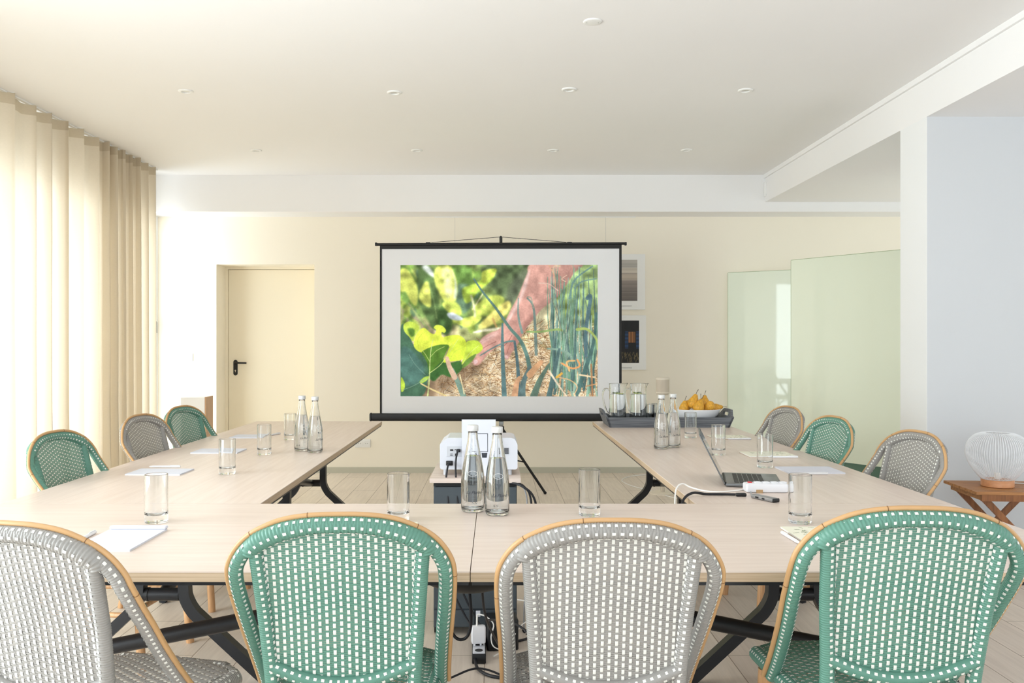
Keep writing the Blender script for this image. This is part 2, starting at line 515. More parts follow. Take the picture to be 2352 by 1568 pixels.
# rear wall with glazed doors, right wall with window and an added opening at the recess
st = MB().box(XL, -2.6, YR - .12, YR, 0, ZC).box(3.2, XE, YR - .12, YR, 0, ZC).box(-2.6, 3.2, YR - .12, YR, 2.5, ZC); struct('wall_rear', st, M['wall_white'])
for i in range(4):
    a = -2.6 + i * 1.45; b = a + 1.45; h = (b - a) / 2
    wn = bpy.data.objects.new('window_%d' % (i + 7), None); C.objects.link(wn); wn.location = ((a + b) / 2, YR - .06, 0); wn['kind'] = 'structure'
    MB().box(-h, -h + .06, -.03, .03, 0, 2.5).box(h - .06, h, -.03, .03, 0, 2.5).box(-h + .06, h - .06, -.03, .03, 0, .07).box(-h + .06, h - .06, -.03, .03, 2.43, 2.5).build('window_frame', M['frame_white'], wn, smooth=False)
    MB().box(-h + .06, h - .06, -.004, .004, .07, 2.43).build('window_pane', M['pane'], wn, smooth=False)
st = MB().box(XE, XE + .12, YR, -1.0, 0, ZR).box(XE, XE + .12, 3.4, 5.8, 0, ZR).box(XE, XE + .12, 8.4, YB, 0, ZR).box(XE, XE + .12, 5.8, 8.4, 2.45, ZR).box(XE, XE + .12, 5.8, 8.4, 0, .2).box(XE, XE + .12, -1.0, 3.4, 2.45, ZR).box(XE, XE + .12, -1.0, 3.4, 0, .2); struct('wall_right', st, M['wall_white'])
wn = bpy.data.objects.new('window_11', None); C.objects.link(wn); wn.location = (XE + .06, 1.2, 0); wn['kind'] = 'structure'
MB().box(-.03, .03, -2.2, -2.14, .2, 2.45).box(-.03, .03, 2.14, 2.2, .2, 2.45).box(-.03, .03, -.03, .03, .2, 2.45).box(-.03, .03, -2.14, 2.14, .2, .26).box(-.03, .03, -2.14, 2.14, 2.39, 2.45).build('window_frame', M['frame_white'], wn, smooth=False)
MB().box(-.004, .004, -2.14, 2.14, .26, 2.39).build('window_pane', M['pane'], wn, smooth=False)
wn = bpy.data.objects.new('window_12', None); C.objects.link(wn); wn.location = (XE + .06, 7.1, 0); wn['kind'] = 'structure'  # unseen window made up to let light into the recess
MB().box(-.03, .03, -1.3, -1.24, .2, 2.45).box(-.03, .03, 1.24, 1.3, .2, 2.45).box(-.03, .03, -1.24, 1.24, .2, .26).box(-.03, .03, -1.24, 1.24, 2.39, 2.45).build('window_frame', M['frame_white'], wn, smooth=False)
MB().box(-.004, .004, -1.24, 1.24, .26, 2.39).build('window_pane', M['pane'], wn, smooth=False)
# skirting
st = MB().box(DX1, XE, YB - .012, YB, 0, .058); struct('baseboard_back', st, M['skirting'])
st = MB().box(XL, DX0, YB - .012, YB, 0, .058); struct('baseboard_left', st, M['skirting'])
st = MB().box(XR, XE, 5.208, 5.22, 0, .058); struct('baseboard_right', st, M['skirting'])

# ------------------------------------------------------------------ curtain
random.seed(4)
NY = 1100; y0c, y1c = 2.95, 8.08
yy = np.linspace(y0c, y1c, NY)
# irregular wave: pleat phase with varying width
ph = np.zeros(NY); rs = np.random.RandomState(11)
per = np.interp(yy, np.arange(0, 9, .25), rs.uniform(.20, .52, 36))
per = per * np.interp(yy, [5.6, 7.3], [1.0, .45])
ph = np.cumsum(2 * PI / per) * (yy[1] - yy[0])
amp = np.interp(yy, np.arange(0, 9, .3), rs.uniform(.03, .06, 30))
rows = [0.006, .3, .8, 1.4, 2.0, 2.5, 2.75, 2.815, 2.82, 2.885]
mb = MB(); v = []
sub = spline(np.array([[z, 0, 0] for z in rows]), 1)[:, 0]
for k, z in enumerate(rows):
    drift = .012 * math.sin(z * 1.7)
    sh = np.interp(yy, np.arange(0, 9, .4), rs.uniform(-.25, .25, 23)) * (2.9 - z) * .45
    a2 = amp * (1.0 + .22 * (2.9 - z) / 2.9)
    s1 = np.sin(ph + sh)
    X = -3.13 + a2 * np.tanh(1.7 * s1) / np.tanh(1.7) + .010 * np.sin(ph * 2.3 + 1 + sh)
    Yv = yy + .035 * np.cos(ph + sh)
    zz = z + (0.008 * np.sin(ph * .5) if k == len(rows) - 1 else 0)
    v.append(np.stack([X, Yv, np.full(NY, z) + (.006 * np.sin(ph * .5) if k == len(rows) - 1 else 0)], 1))
V = np.concatenate(v)
fc = []
for k in range(len(rows) - 1):
    for j in range(NY - 1):
        fc.append((k * NY + j, k * NY + j + 1, (k + 1) * NY + j + 1, (k + 1) * NY + j))
cur = thing('curtain', 'long cream linen curtain in soft pleats hanging along the left window wall', 'curtain', (-3.13, 5.5, 0))
off = np.array([-3.13, 5.5, 0])
mb = MB(); mb.add(V - off, fc[:7 * (NY - 1)]); o = mb.build('curtain_cloth', M['curtain'], cur, angle=0)
mb = MB(); mb.add((V - off)[7 * NY:], [(a - 7 * NY, b - 7 * NY, c - 7 * NY, d - 7 * NY) for a, b, c, d in fc[7 * (NY - 1):]]); o = mb.build('heading_tape', M['hem'], cur, angle=0)
MB().box(-.012, .012, -5.3, y1c - 5.5, 2.883, 2.894).build('curtain_track', M['frame_white'], cur, smooth=False)

# ------------------------------------------------------------------ tables
TT = .0255
def make_table(name, label, cx, cy, rz, L, W, flip, seam_mat, group):
    """local x = long axis; low end of the brace at -x (flip=1) or +x (flip=-1)"""
    t = thing(name, label, 'table', (cx, cy, 0), rz, group)
    gp_ = .0010 if rz == 0 else .0001
    MB().box(-L / 2 + gp_, L / 2 - gp_, -W / 2, W / 2, TZ - .003, TZ).build('tabletop', M['table_x'], t, smooth=False)
    MB().box(-L / 2 + gp_, L / 2 - gp_, -W / 2, W / 2, TZ - TT, TZ - .003).build('edge_banding', M['edge_x'], t, smooth=False)
    ap = MB()
    e = .004
    ap.box(-L / 2 + e, L / 2 - e, -W / 2 + e, -W / 2 + e + .03, TZ - TT - .009, TZ - TT)
    ap.box(-L / 2 + e, L / 2 - e, W / 2 - e - .03, W / 2 - e, TZ - TT - .009, TZ - TT)
    ap.box(-L / 2 + e, -L / 2 + e + .03, -W / 2 + e + .03, W / 2 - e - .03, TZ - TT - .009, TZ - TT)
    ap.box(L / 2 - e - .03, L / 2 - e, -W / 2 + e + .03, W / 2 - e - .03, TZ - TT - .009, TZ - TT)
    ap.build('under_rail', M['black'], t, smooth=False)
    for sx in (-1, 1):
        X = sx * (L / 2 - .29)
        for sy in (-1, 1):
            # bent flat-section leg in the plane x = X
            y0 = sy * .085
            path = [(y0, TZ - TT), (y0, .44), (y0, .36), (y0 + sy * .006, .32), (y0 + sy * .03, .275), (y0 + sy * .07, .235), (y0 + sy * .27, .05), (y0 + sy * .315, .009)]
            P = spline(np.array([[p[0], p[1], 0] for p in path]), 5)[:, :2]
            T = np.gradient(P, axis=0); T /= np.linalg.norm(T, axis=1)[:, None]
            N = np.stack([-T[:, 1], T[:, 0]], 1)
            wv = .02
            v = []; f = []
            for i in range(len(P)):
                for du, dx in ((-1, -1), (1, -1), (1, 1), (-1, 1)):
                    q = P[i] + N[i] * du * wv
                    v.append((X + dx * .022, q[0], max(q[1], .0)))
            n = len(P)
            for i in range(n - 1):
                for j in range(4):
                    f.append((i * 4 + j, i * 4 + (j + 1) % 4, i * 4 + 4 + (j + 1) % 4, i * 4 + 4 + j))
            f += [(3, 2, 1, 0), tuple(range(n * 4 - 4, n * 4))]
            mb = MB(); mb.add(v, f); lg = mb.build('leg', M['black'], t, angle=50)
            a = y0 + sy * .305
            MB().lathe([(.016, 0), (.02, .003), (.018, .012)], (X, a, 0), 16).build('foot_glide', M['blackp'], lg)
        MB().tube([(X, -.066, .335), (X, .066, .335)], .024, 18).tube([(X, .05, .335), (X, .056, .335)], .0265, 18).build('cross_tube', M['black'], t)
    xl, xh = -flip * (L / 2 - .29), flip * (L / 2 - .29)
    MB().tube([(xl, 0, .335), (xh, 0, .335 + .2 * abs(xh - xl))], .023, 18).build('brace_tube', M['black'], t)
    MB().box(xh - .03, xh + .03, -.07, .07, .335 + .2 * abs(xh - xl) - .02, .335 + .2 * abs(xh - xl) + .03).build('brace_bracket', M['black'], t, smooth=False)
    return t
HT = CZ - TZ
D1 = F * HT / 522; D2 = F * HT / 366.5; D3 = F * HT / 177
XLT, XRT, XMT = -3.104 * HT, 2.854 * HT, -.113 * HT
G = 'conference tables in a U'
make_table('conference_table', 'oak conference table at the front left of the U, nearest the camera', (XLT + XMT) / 2, (D1 + D2) / 2, 0, XMT - XLT, D2 - D1, 1, None, G)
make_table('conference_table', 'oak conference table at the front right of the U, nearest the camera', (XRT + XMT) / 2, (D1 + D2) / 2, 0, XRT - XMT, D2 - D1, -1, None, G)
WL = (D3 - D2) / 2 - .001
for sx, xa, xb, s in ((0, XLT, -1.478 * HT, 'left'), (1, 1.254 * HT, XRT, 'right')):
    W_ = xb - xa
    make_table('conference_table', 'oak conference table of the %s wing joining the front row' % s, (xa + xb) / 2, D2 + .002 + WL / 2, PI / 2, WL - .001, W_, 1, None, G)
    make_table('conference_table', 'oak conference table at the far end of the %s wing' % s, (xa + xb) / 2, D2 + .003 + WL * 1.5, PI / 2, WL - .001, W_, -1, None, G)

# ------------------------------------------------------------------ bistro chairs
SH = .476            # seat height
def yb(u, z):        # rear surface of the backrest
    return -.165 - .20 * (z - .46) - .10 * max(0, z - .7) + .42 * u * u
def yo(u, z):        # outer hoop: sweeps forward below the shoulder like a short arm
    q = max(0, .80 - z)
    return yb(u, z) + .78 * q ** 1.25
CANE = [(0, .9195), (.045, .9185), (.087, .9135), (.120, .905), (.148, .8925), (.173, .8780), (.194, .860), (.212, .836), (.2245, .808), (.2285, .775), (.2280, .73), (.2255, .68), (.2215, .62), (.2185, .56), (.2165, .50), (.2165, .452)]
def back_pt(u, z, dy=0): return (u, yb(u, z) + dy, z)
TR = .0145
def offset2(P, d):
    P = np.array(P, float); T = np.gradient(P, axis=0); T /= np.linalg.norm(T, axis=1)[:, None]
    return P + np.stack([-T[:, 1], T[:, 0]], 1) * d
_full = spline(np.array([(-u, z, 0) for u, z in CANE[::-1]] + [(u, z, 0) for u, z in CANE[1:]]), 12)[:, :2]
outer = offset2(_full, -.0178)

def wrap(mb, pts, R, ref, dots=(), pitch=.0054, skew=0.0, seg=14, amp=.0011, dp=.0142, closed=False, dotw=.0030, doth=.0062, m=0, md=1, mirror_mid=False):
    P, t = resample(pts, pitch / 4, closed)
    n = len(P)
    R = np.full(n, R) if np.isscalar(R) else np.interp(t / t[-1], np.linspace(0, 1, len(R)), R)
    T, N1, N2 = frames(P, closed, ref)
    a = np.arange(seg) * 2 * PI / seg
    tt = t[:, None]
    if mirror_mid:
        mid = t[-1] / 2; tt = np.abs(tt - mid)
    tw = np.where(a > PI, a - 2 * PI, a)
    phs = (tt + skew * np.abs(tw)[None, :]) / pitch
    rr = R[:, None] + amp * (np.abs(np.sin(PI * phs)) - .6)
    v = P[:, None] + rr[:, :, None] * (np.cos(a)[None, :, None] * N1[:, None] + np.sin(a)[None, :, None] * N2[:, None])
    f = []
    for i in range(n if closed else n - 1):
        k = (i + 1) % n
        for j in range(seg):
            f.append((i * seg + j, i * seg + (j + 1) % seg, k * seg + (j + 1) % seg, k * seg + j))
    if not closed:
        f.append(tuple(range(seg - 1, -1, -1))); f.append(tuple((n - 1) * seg + j for j in range(seg)))
    mb.add(v, f, m)
    L = t[-1]
    for th, ph in dots:
        s = ph * dp + .006
        while s < L - .008:
            pts4 = []
            for k, ds in enumerate((0, doth / 2, doth)):
                q = s + ds
                i = min(n - 1, int(q / L * (n - 1)))
                p, n1, n2, r = P[i], N1[i], N2[i], R[i] + amp * .55
                w_ = dotw / r
                for b in (th - w_, th, th + w_):
                    pts4.append(p + (r + (.0006 if k == 1 else 0)) * (math.cos(b) * n1 + math.sin(b) * n2))
            # sit the patch on the strand and close it below
            mb.add(pts4, [(0, 1, 4, 3), (1, 2, 5, 4), (3, 4, 7, 6), (4, 5, 8, 7)], md)
            s += dp

def ribbon(mb, pts, side, nrm, w_, th, m):
    """flat cane strip through pts, diamond section (side vec half width w_, normal half thickness th)"""
    P = np.array(pts); S = np.array(side, float) * w_; N = np.array(nrm, float) * th
    if N.ndim == 1: N = np.repeat(N[None], len(P), 0)
    n = len(P)
    v = np.stack([P - S, P + N, P + S, P - N], 1)
    f = []
    for i in range(n - 1):
        for j in range(4):
            f.append((i * 4 + j, i * 4 + (j + 1) % 4, i * 4 + 4 + (j + 1) % 4, i * 4 + 4 + j))
    mb.add(v, f, m)

def smile(u): return .598 - .040 * (1 - min(1, (abs(u) / .145)) ** 2)
def arch_in(u):      # inner edge height of the top band
    pts = [(0, .885), (.05, .8825), (.075, .878), (.121, .862), (.150, .847), (.165, .82)]
    return np.interp(abs(u), [p[0] for p in pts], [p[1] for p in pts])
def post_u(z): return np.interp(z, [.45, .58, .85], [.142, .147, .1655])
CP, RP = .0146, .0050   # column and row pitch

def weave_back(mb):
    nc = 11
    z = .552
    j = 0
    rowz = []
    while z < .884: rowz.append(z); z += RP
    for j, z in enumerate(rowz):
        # limits
        lim = post_u(z) - .006
        if z > .80:
            us = np.linspace(0, .175, 80); ok = [u for u in us if arch_in(u) + .006 > z]
            lim = min(lim, max(ok) if ok else 0)
        lo = 0
        if z < .604:
            us = np.linspace(0, .175, 80); ok = [u for u in us if smile(u) - .006 < z]
            lim = min(lim, max(ok) if ok else 0)
        if lim < .01: continue
        us = []
        k = -nc * 2
        while k <= nc * 2:
            u = k * CP / 2
            if abs(u) < lim: us.append((u, k))
            k += 1
        us = [(-lim, None)] + us + [(lim, None)]
        P = []
        for u, k in us:
            o = 0
            if k is not None and k % 2 == 0:
                i = abs(k // 2)
                o = -.0010 if (j + i) % 3 == 0 else .0010
            P.append(back_pt(u, z, o))
        ribbon(mb, P, (0, -.2, .98), (0, -1, 0), .00232, .0005, 0)
    for i in range(-nc, nc + 1):
        u = i * CP
        zlo, zhi = smile(u) - .005, arch_in(u) + .006
        if abs(u) > .135:
            zlo = max(zlo, .58 + (abs(u) - .143) / (.0185) * .27)
            if zlo > zhi - .02: continue
        P = []
        for j, z in enumerate(rowz):
            if z < zlo or z > zhi: continue
            o = .0012 if (j + abs(i)) % 3 == 0 else -.0012
            P.append(back_pt(u, z, o))
        if len(P) > 2: ribbon(mb, P, (1, 0, 0), (0, -1, 0), .0031, .0005, 1)

def seat_outline(inset=0):
    pts = []
    wf, wb_, yf, ybk = .198 - inset, .172 - inset, .272 - inset, -.175 + inset
    def arc(cx, cy, r, a0, a1, n=8):
        for a in np.linspace(a0, a1, n): pts.append((cx + r * math.cos(a), cy + r * math.sin(a)))
    r = .075 - inset * .5
    arc(wf - r, yf - r, r, 0, PI / 2); arc(-wf + r, yf - r, r, PI / 2, PI)
    r2 = .04
    arc(-wb_ + r2, ybk + r2, r2, PI, 1.5 * PI, 5); arc(wb_ - r2, ybk + r2, r2, 1.5 * PI, 2 * PI, 5)
    return pts
def seat_z(x, y):
    s = SH
    # corners and front roll down
    s -= .030 * max(0, (y - .10) / .155) ** 2.0 * (abs(x) / .22) ** 2
    s -= .010 * max(0, 1 - (x / .2) ** 2) * max(0, 1 - ((y - .03) / .2) ** 2)
    return s
def weave_seat(mb):
    rp, cp = .0075, .0150
    ol = np.array(seat_outline(.012))
    ys_ = np.arange(-.158, .262, rp)
    def xlim(y):
        P = ol; xs = []
        for i in range(len(P)):
            a, b = P[i], P[(i + 1) % len(P)]
            if (a[1] - y) * (b[1] - y) < 0:
                xs.append(a[0] + (y - a[1]) / (b[1] - a[1]) * (b[0] - a[0]))
        return max(xs) if xs else 0
    for j, y in enumerate(ys_):
        L = xlim(y)
        if L < .02: continue
        P = [( -L, y, seat_z(L, y))]
        for k in range(-28, 29):
            u = k * cp / 2
            if abs(u) >= L: continue
            o = 0
            if k % 2 == 0: o = .0022 if (j + k // 2) % 3 != 0 else -.0018
            P.append((u, y, seat_z(u, y) + o))
        P.append((L, y, seat_z(L, y)))
        ribbon(mb, P, (0, 1, 0), (0, 0, 1), .0036, .0012, 0)
    for i in range(-14, 15):
        u = i * cp
        P = [(u, y, seat_z(u, y) + (-.0012 if (j + i) % 3 != 0 else .0016)) for j, y in enumerate(ys_) if xlim(y) > abs(u)]
        if len(P) > 2: ribbon(mb, P, (1, 0, 0), (0, 0, 1), .0034, .0006, 1)

def bind(mb, p, axis, r, n=5, w_=.0045, alt=True):
    """rings of cane wrapped round a pole at p along axis"""
    ax = Vector(axis).normalized(); q = ax.to_track_quat('Z', 'Y').to_matrix()
    for k in range(n):
        c = Vector(p) + ax * ((k - (n - 1) / 2) * w_)
        pts = [c + q @ Vector((r * math.cos(a), r * math.sin(a), 0)) for a in np.linspace(0, 2 * PI, 15)[:-1]]
        mb.tube([tuple(x) for x in pts], w_ * .52, 6, m=(1 if (alt and k % 2) else 0), closed=True)

def make_chair(kind, label, group):
    col = M['green'] if kind == 'green' else M['grey']
    ch = thing('bistro_chair', label, 'chair', (0, 0, 0), 0, group)
    MW = [col, M['ivory']]
    mb = MB(); weave_back(mb); mb.build('back_panel', MW, ch, angle=55)
    # outer wrapped frame
    path = np.array([(u, yo(u, z), z) for u, z in outer])
    n = len(path)
    mb = MB()
    wrap(mb, path, TR, (0, -1, 0), dots=((.75, 0), (-.75, .5), (PI - .6, .2)), seg=16, amp=.0011)
    frame = mb.build('back_frame', MW, ch, angle=0)
    # inner posts
    for s in (-1, 1):
        P = spline(np.array([back_pt(s * post_u(z), z, -.001) for z in np.linspace(.846, .46, 12)]), 6)
        mb = MB(); wrap(mb, P, .0148, (0, -1, 0), dots=((s * .25, 0), (-s * 1.05, .5) if False else (s * 1.1, .5), (PI - .3, .3)), seg=16, amp=.0011)
        # collar where the post meets the band
        mb.tube([back_pt(s * (post_u(z)), z, -.001) for z in (.842, .848, .853)], .0172, 14)
        mb.build('back_post', MW, ch, angle=0)
    # top band: diagonal strands
    bp_ = [(.176, .836), (.170, .851), (.148, .8675), (.112, .8830), (.07, .8925), (.035, .8965), (0, .8975)]
    path2 = spline(np.array([back_pt(-u, z, -.002) for u, z in bp_] + [back_pt(u, z, -.002) for u, z in bp_[::-1][1:]]), 10)
    mb = MB()
    wrap(mb, path2, [.0165, .0205, .0195, .0175, .0155, .0150, .0150, .0150, .0155, .0175, .0195, .0205, .0165], (0, -1, 0),
         dots=((.12, .5), (1.05, 0), (PI - .4, 0), (PI + .5, .5)), skew=.022, pitch=.0072, seg=20, amp=.0020, dp=.0165, mirror_mid=True)
    mb.build('top_band', MW, ch, angle=0)
    # lower curved band
    P = spline(np.array([back_pt(u, smile(u) - .013, -.001) for u in np.linspace(-.150, .150, 13)]), 6)
    mb = MB(); wrap(mb, P, .0150, (0, -1, 0), dots=((.5, 0), (-.5, .5), (PI, .2)), seg=16, amp=.0012, skew=.006, dp=.0165)
    mb.build('lower_band', MW, ch, angle=0)
    # rattan trim round the outside edge
    tp = []
    Po = path; T_, N1_, N2_ = frames(Po, False, (0, -1, 0))
    cen = Po.mean(0)
    for i in range(n):
        out = N2_[i] if np.dot(N2_[i], Po[i] - np.array([0, Po[i][1], .62])) > 0 else -N2_[i]
        tp.append(Po[i] + out * (TR + .0035) - N1_[i] * .004)
    tp = np.array(tp)
    mb = MB().tube(tp, .0058, 10)
    tr = mb.build('cane_trim', M['cane'], ch)
    for fr_ in (.17, .33, .455, .64, .80):
        i = int(fr_ * n); q = tp[i + 1] - tp[i]; q = q / np.linalg.norm(q) * .0008
        MB().tube([tp[i] - q, tp[i] + q], .0063, 10).build('cane_node', M['cane_node'], tr)
    # seat
    mb = MB(); weave_seat(mb); mb.build('seat', MW, ch, angle=55)
    ol = seat_outline(.004)
    P = [(x, y, seat_z(x, y) - .014) for x, y in ol]
    P = spline(np.array(P), 6, closed=True)
    mb = MB(); wrap(mb, P, .0185, (0, 0, 1), dots=((.3, 0), (-.5, .5), (-1.3, 0), (1.0, .5), (-2.0, .5)), seg=14, amp=.0012, closed=True, pitch=.0060)
    mb.build('seat_rim', MW, ch, angle=0)
    # legs
    LW = M['leg_wood']
    legs = {}
    for s in (-1, 1):
        p0, p1 = (s * .182, .19, .425), (s * .196, .222, 0.0); legs['f', s] = (p0, p1)
        MB().tube([p0, tuple((a * .5 + b * .5) for a, b in zip(p0, p1)), p1], .0165, 16).build('leg', LW, ch)
        p0, p1 = (s * .150, -.166, .47), (s * .198, -.245, 0.0); legs['r', s] = (p0, p1)
        MB().tube([p0, p1], .0160, 16, sub=4).build('leg', LW, ch)
    def on(k, s, z):
        a, b = legs[k, s]; t = (a[2] - z) / (a[2] - b[2]); return tuple(a[i] + (b[i] - a[i]) * t for i in range(3))
    for s in (-1, 1):
        a, b = on('f', s, .235), on('r', s, .235); b = (b[0], b[1] + .0, b[2])
        MB().tube([a, b], .0105, 12).build('stretcher', LW, ch)
        for k in ('f', 'r'):
            q = on(k, s, .235); sg = -1 if k == 'f' else 1
            bd = MB(); bind(bd, q, (0, .07 if k == 'f' else -.1, -1), .0172, 7)
            bind(bd, (q[0], q[1] + sg * .026, q[2]), (0, 1, 0), .0115, 6)
            h = on(k, s, .26); bind(bd, (h[0] - s * .026, h[1], h[2]), (1, 0, 0), .0115, 6)
            bd.build('cane_binding', MW, ch)
    for k, z in (('f', .26), ('r', .26)):
        a, b = on(k, -1, z), on(k, 1, z)
        MB().tube([a, b], .0105, 12).build('stretcher', LW, ch)
    for k in ('f', 'r'):
        a, b = on(k, -1, .26), on(k, 1, .26)
        A = [(a[0] + .004, a[1], .20), (a[0] + .016, a[1], .30), (a[0] + .06, a[1], .385), (0, a[1], .412), (b[0] - .06, b[1], .385), (b[0] - .016, b[1], .30), (b[0] - .004, b[1], .20)]
        MB().tube(A, .008, 10, sub=6).build('arch_brace', LW, ch)
    return ch

G = 'woven bistro chairs round the tables'
cg = make_chair('green', 'green and white woven bistro chair seen from behind, left of the front water bottles', G)
cg.location = (-.338, 2.065, 0); cg.rotation_euler = (0, 0, math.radians(3)); cg.scale = (1.045, 1, 1.012)
cy_ = make_chair('grey', 'grey and white woven bistro chair seen from behind, right of the front water bottles', G)
cy_.location = (.241, 2.06, 0); cy_.scale = (1.045, 1, 1.0)
CH = [
    (cy_, (-.898, 2.0), -14, 'grey woven bistro chair in the lower left corner of the photo, cut by its edge', 1.005),
    (cg, (.885, 2.075), -3, 'pale green woven bistro chair in the lower right corner, cut by the photo edge', 1.025),
    (cg, (-1.555, 3.58), -96, 'green woven bistro chair by the curtain, nearest of those on the left', 1),
    (cy_, (-1.55, 4.42), -98, 'grey woven bistro chair by the curtain between two green ones', 1),
    (cg, (-1.56, 5.02), -100, 'green woven bistro chair farthest away on the left side', 1),
    (cy_, (1.48, 3.57), 98, 'grey woven bistro chair on the right side, nearest the globe lamp', 1),
    (cg, (1.42, 4.31), 98, 'green woven bistro chair on the right side between two grey ones', 1),
    (cy_, (1.425, 5.0), 98, 'grey woven bistro chair farthest away on the right side, before the glass boards', 1),
]
for src, (x, y), a, lab, scl in CH:
    dup(src, (x, y, 0), math.radians(a), lab, G).scale = (scl * 1.04, scl, scl)

# ------------------------------------------------------------------ glassware
def make_glass(label, group, R_=.0345, H=.149):
    g = thing('drinking_glass', label, 'glass', (0, 0, TZ), 0, group)
    r = R_
    prof = [(.0, .0008), (r - .006, .0004), (r - .002, .0006), (r - .0006, .003), (r, .008), (r, H - .001), (r - .0008, H), (r - .0018, H - .001),
            (r - .0022, .034), (r - .004, .028), (r - .010, .0245), (r - .02, .024), (0, .0245)]
    MB().lathe(dens(prof), seg=48, cap=False).build('glass_body', M['glass'], g, angle=0)
    return g
GG = 'tall clear drinking glasses on the tables'
GL = [((359, 1199), 'tall clear drinking glass at the front left, above the white notepad'),
      ((915, 1196), 'tall clear drinking glass behind the green chair, left of the front bottles'),
      ((1354, 1183), 'tall clear drinking glass behind the grey chair, right of the front bottles'),
      ((1838, 1200), 'tall clear drinking glass at the front right, above the floral notebook'),
      ((522, 1088), 'tall clear drinking glass on the left wing, nearest the camera'),
      ((607, 1043), 'tall clear drinking glass on the left wing, middle of three'),
      ((666.5, 1009), 'tall clear drinking glass on the left wing just left of two bottles'),
      ((1757, 1073), 'tall clear drinking glass on the right wing before the grey and green chairs'),
      ((1650, 1044), 'tall clear drinking glass right behind the laptop screen'),
      ((1586, 1005), 'tall clear drinking glass on the right wing, in front of the pear bowl')]
g0 = None
for (px, py), lab in GL:
    x, y = onT(px, py)
    if g0 is None: g0 = make_glass(lab, GG); g0.location = (x, y, TZ)
    else: dup(g0, (x, y, TZ), 0, lab, GG)

def bend_text(body, size, R_, z, ang, shear=0, extr=.0, space=1.0, flip=False):
    cu = bpy.data.curves.new('tmp', 'FONT'); cu.body = body; cu.size = size; cu.shear = shear; cu.align_x = 'CENTER'; cu.space_character = space
    cu.resolution_u = 2
    o = bpy.data.objects.new('tmp', cu); C.objects.link(o)
    bpy.context.view_layer.update()
    me = bpy.data.meshes.new_from_object(o.evaluated_get(bpy.context.evaluated_depsgraph_get()))
    v = np.zeros(len(me.vertices) * 3); me.vertices.foreach_get('co', v); v = v.reshape(-1, 3)
    f = [tuple(p.vertices) for p in me.polygons]
    bpy.data.objects.remove(o); bpy.data.curves.remove(cu); bpy.data.meshes.remove(me)
    if R_ is None: return v, f
    a = v[:, 0] / R_ + ang
    out = np.stack([R_ * np.sin(a), -R_ * np.cos(a), z + v[:, 1]], 1)
    return out, f

def make_bottle(label, group, level):
    b = thing('water_bottle', label, 'bottle', (0, 0, TZ), 0, group)
    prof = [(0, .004), (.020, .004), (.028, .0012), (.034, .0014), (.0375, .006), (.0390, .014), (.0390, .085), (.0385, .105), (.0368, .125), (.0335, .148), (.0290, .172), (.0240, .198), (.0195, .222), (.0168, .240), (.0155, .256), (.0155, .268),
            (.0132, .268), (.0132, .256), (.0145, .240), (.0172, .222), (.0216, .198), (.0266, .172), (.0311, .148), (.0344, .125), (.0361, .105), (.0366, .085), (.0366, .018), (.034, .011), (.028, .0085), (.018, .011), (0, .0125)]
    MB().lathe(prof, seg=44, cap=False).build('bottle_glass', M['glass'], b, angle=0)
    # the drink: slightly inside the inner wall
    wi = [(0, .0128), (.018, .0114), (.028, .0088), (.0338, .0112), (.0364, .018), (.0364, .085), (.0359, .105), (.0342, .125), (.0309, .148), (.0264, .172), (.0214, .198)]
    pr = [q for q in wi if q[1] < level]
    rl = np.interp(level, [q[1] for q in wi[3:]], [q[0] for q in wi[3:]])
    pr += [(rl, level), (rl * .92, level - .0008), (0, level - .001)]
    MB().lathe(dens(pr), seg=44, cap=False).build('water', M['water'], b, angle=0)
    cp = MB().lathe([(0, .2835), (.0165, .2835), (.0182, .2820), (.0184, .279), (.0184, .266), (.0180, .264), (.0160, .264)], seg=40, cap=False)
    cp.build('cap', M['cap'], b, angle=50)
    v, f = bend_text('La Plume', .0155, .03925, .062, .12, shear=.45, space=.92)
    MB().add(v, f).build('lettering', M['ink'], b, smooth=False)
    v, f = bend_text('22', .010, .03925, .018, PI - .05)
    MB().add(v, f).build('numerals', M['ink'], b, smooth=False)
    ring = []
    for a in np.linspace(0, 2 * PI, 26)[:-1]:
        z = .128 + .0085 * math.sin(a); r = np.interp(z, [.105, .125, .148], [.0387, .0370, .0337]) ; t = .42 * math.cos(a)
        ring.append((r * math.sin(t), -r * math.cos(t), z))
    MB().tube(ring, .0005, 6, closed=True).build('oval_mark', M['ink_white'], b)
    mk = MB()
    for dz, dx in ((.100, -.12), (.100, .12)):
        c = [(dx - .05, dz - .003), (dx, dz + .004), (dx + .05, dz + .002), (dx + .02, dz - .005)]
        mk.tube([(.0390 * math.sin(a), -.0390 * math.cos(a), z) for a, z in c], .0005, 6)
    for k in range(2):
        mk.tube([(.0393 * math.sin(a), -.0393 * math.cos(a), .052 - k * .008) for a in np.linspace(-.1, .3, 6)], .00025, 5)
    mk.build('printed_mark', M['ink'], b)
    return b
BG = 'clear glass water bottles on the tables'
BL = [((1086, 1173), 'clear glass water bottle with pale cap at front centre, left of its twin', 0),
      ((1142, 1181), 'clear glass water bottle with pale cap at front centre, nearer and right of its twin', .1),
      ((693.5, 1034), 'clear glass water bottle on the left wing, left one of the pair', .5),
      ((723.5, 1038), 'clear glass water bottle on the left wing, right one of the pair', .8),
      ((1519, 1030), 'clear glass water bottle on the right wing, nearer and left one of the pair', .1),
      ((1546, 1026), 'clear glass water bottle on the right wing, right one, before the speaker', .25)]
b0 = None
for (px, py), lab, ra in BL:
    x, y = onT(px, py)
    if b0 is None: b0 = make_bottle(lab, BG, .183); b0.location = (x, y, TZ)
    else: dup(b0, (x, y, TZ), ra, lab, BG)

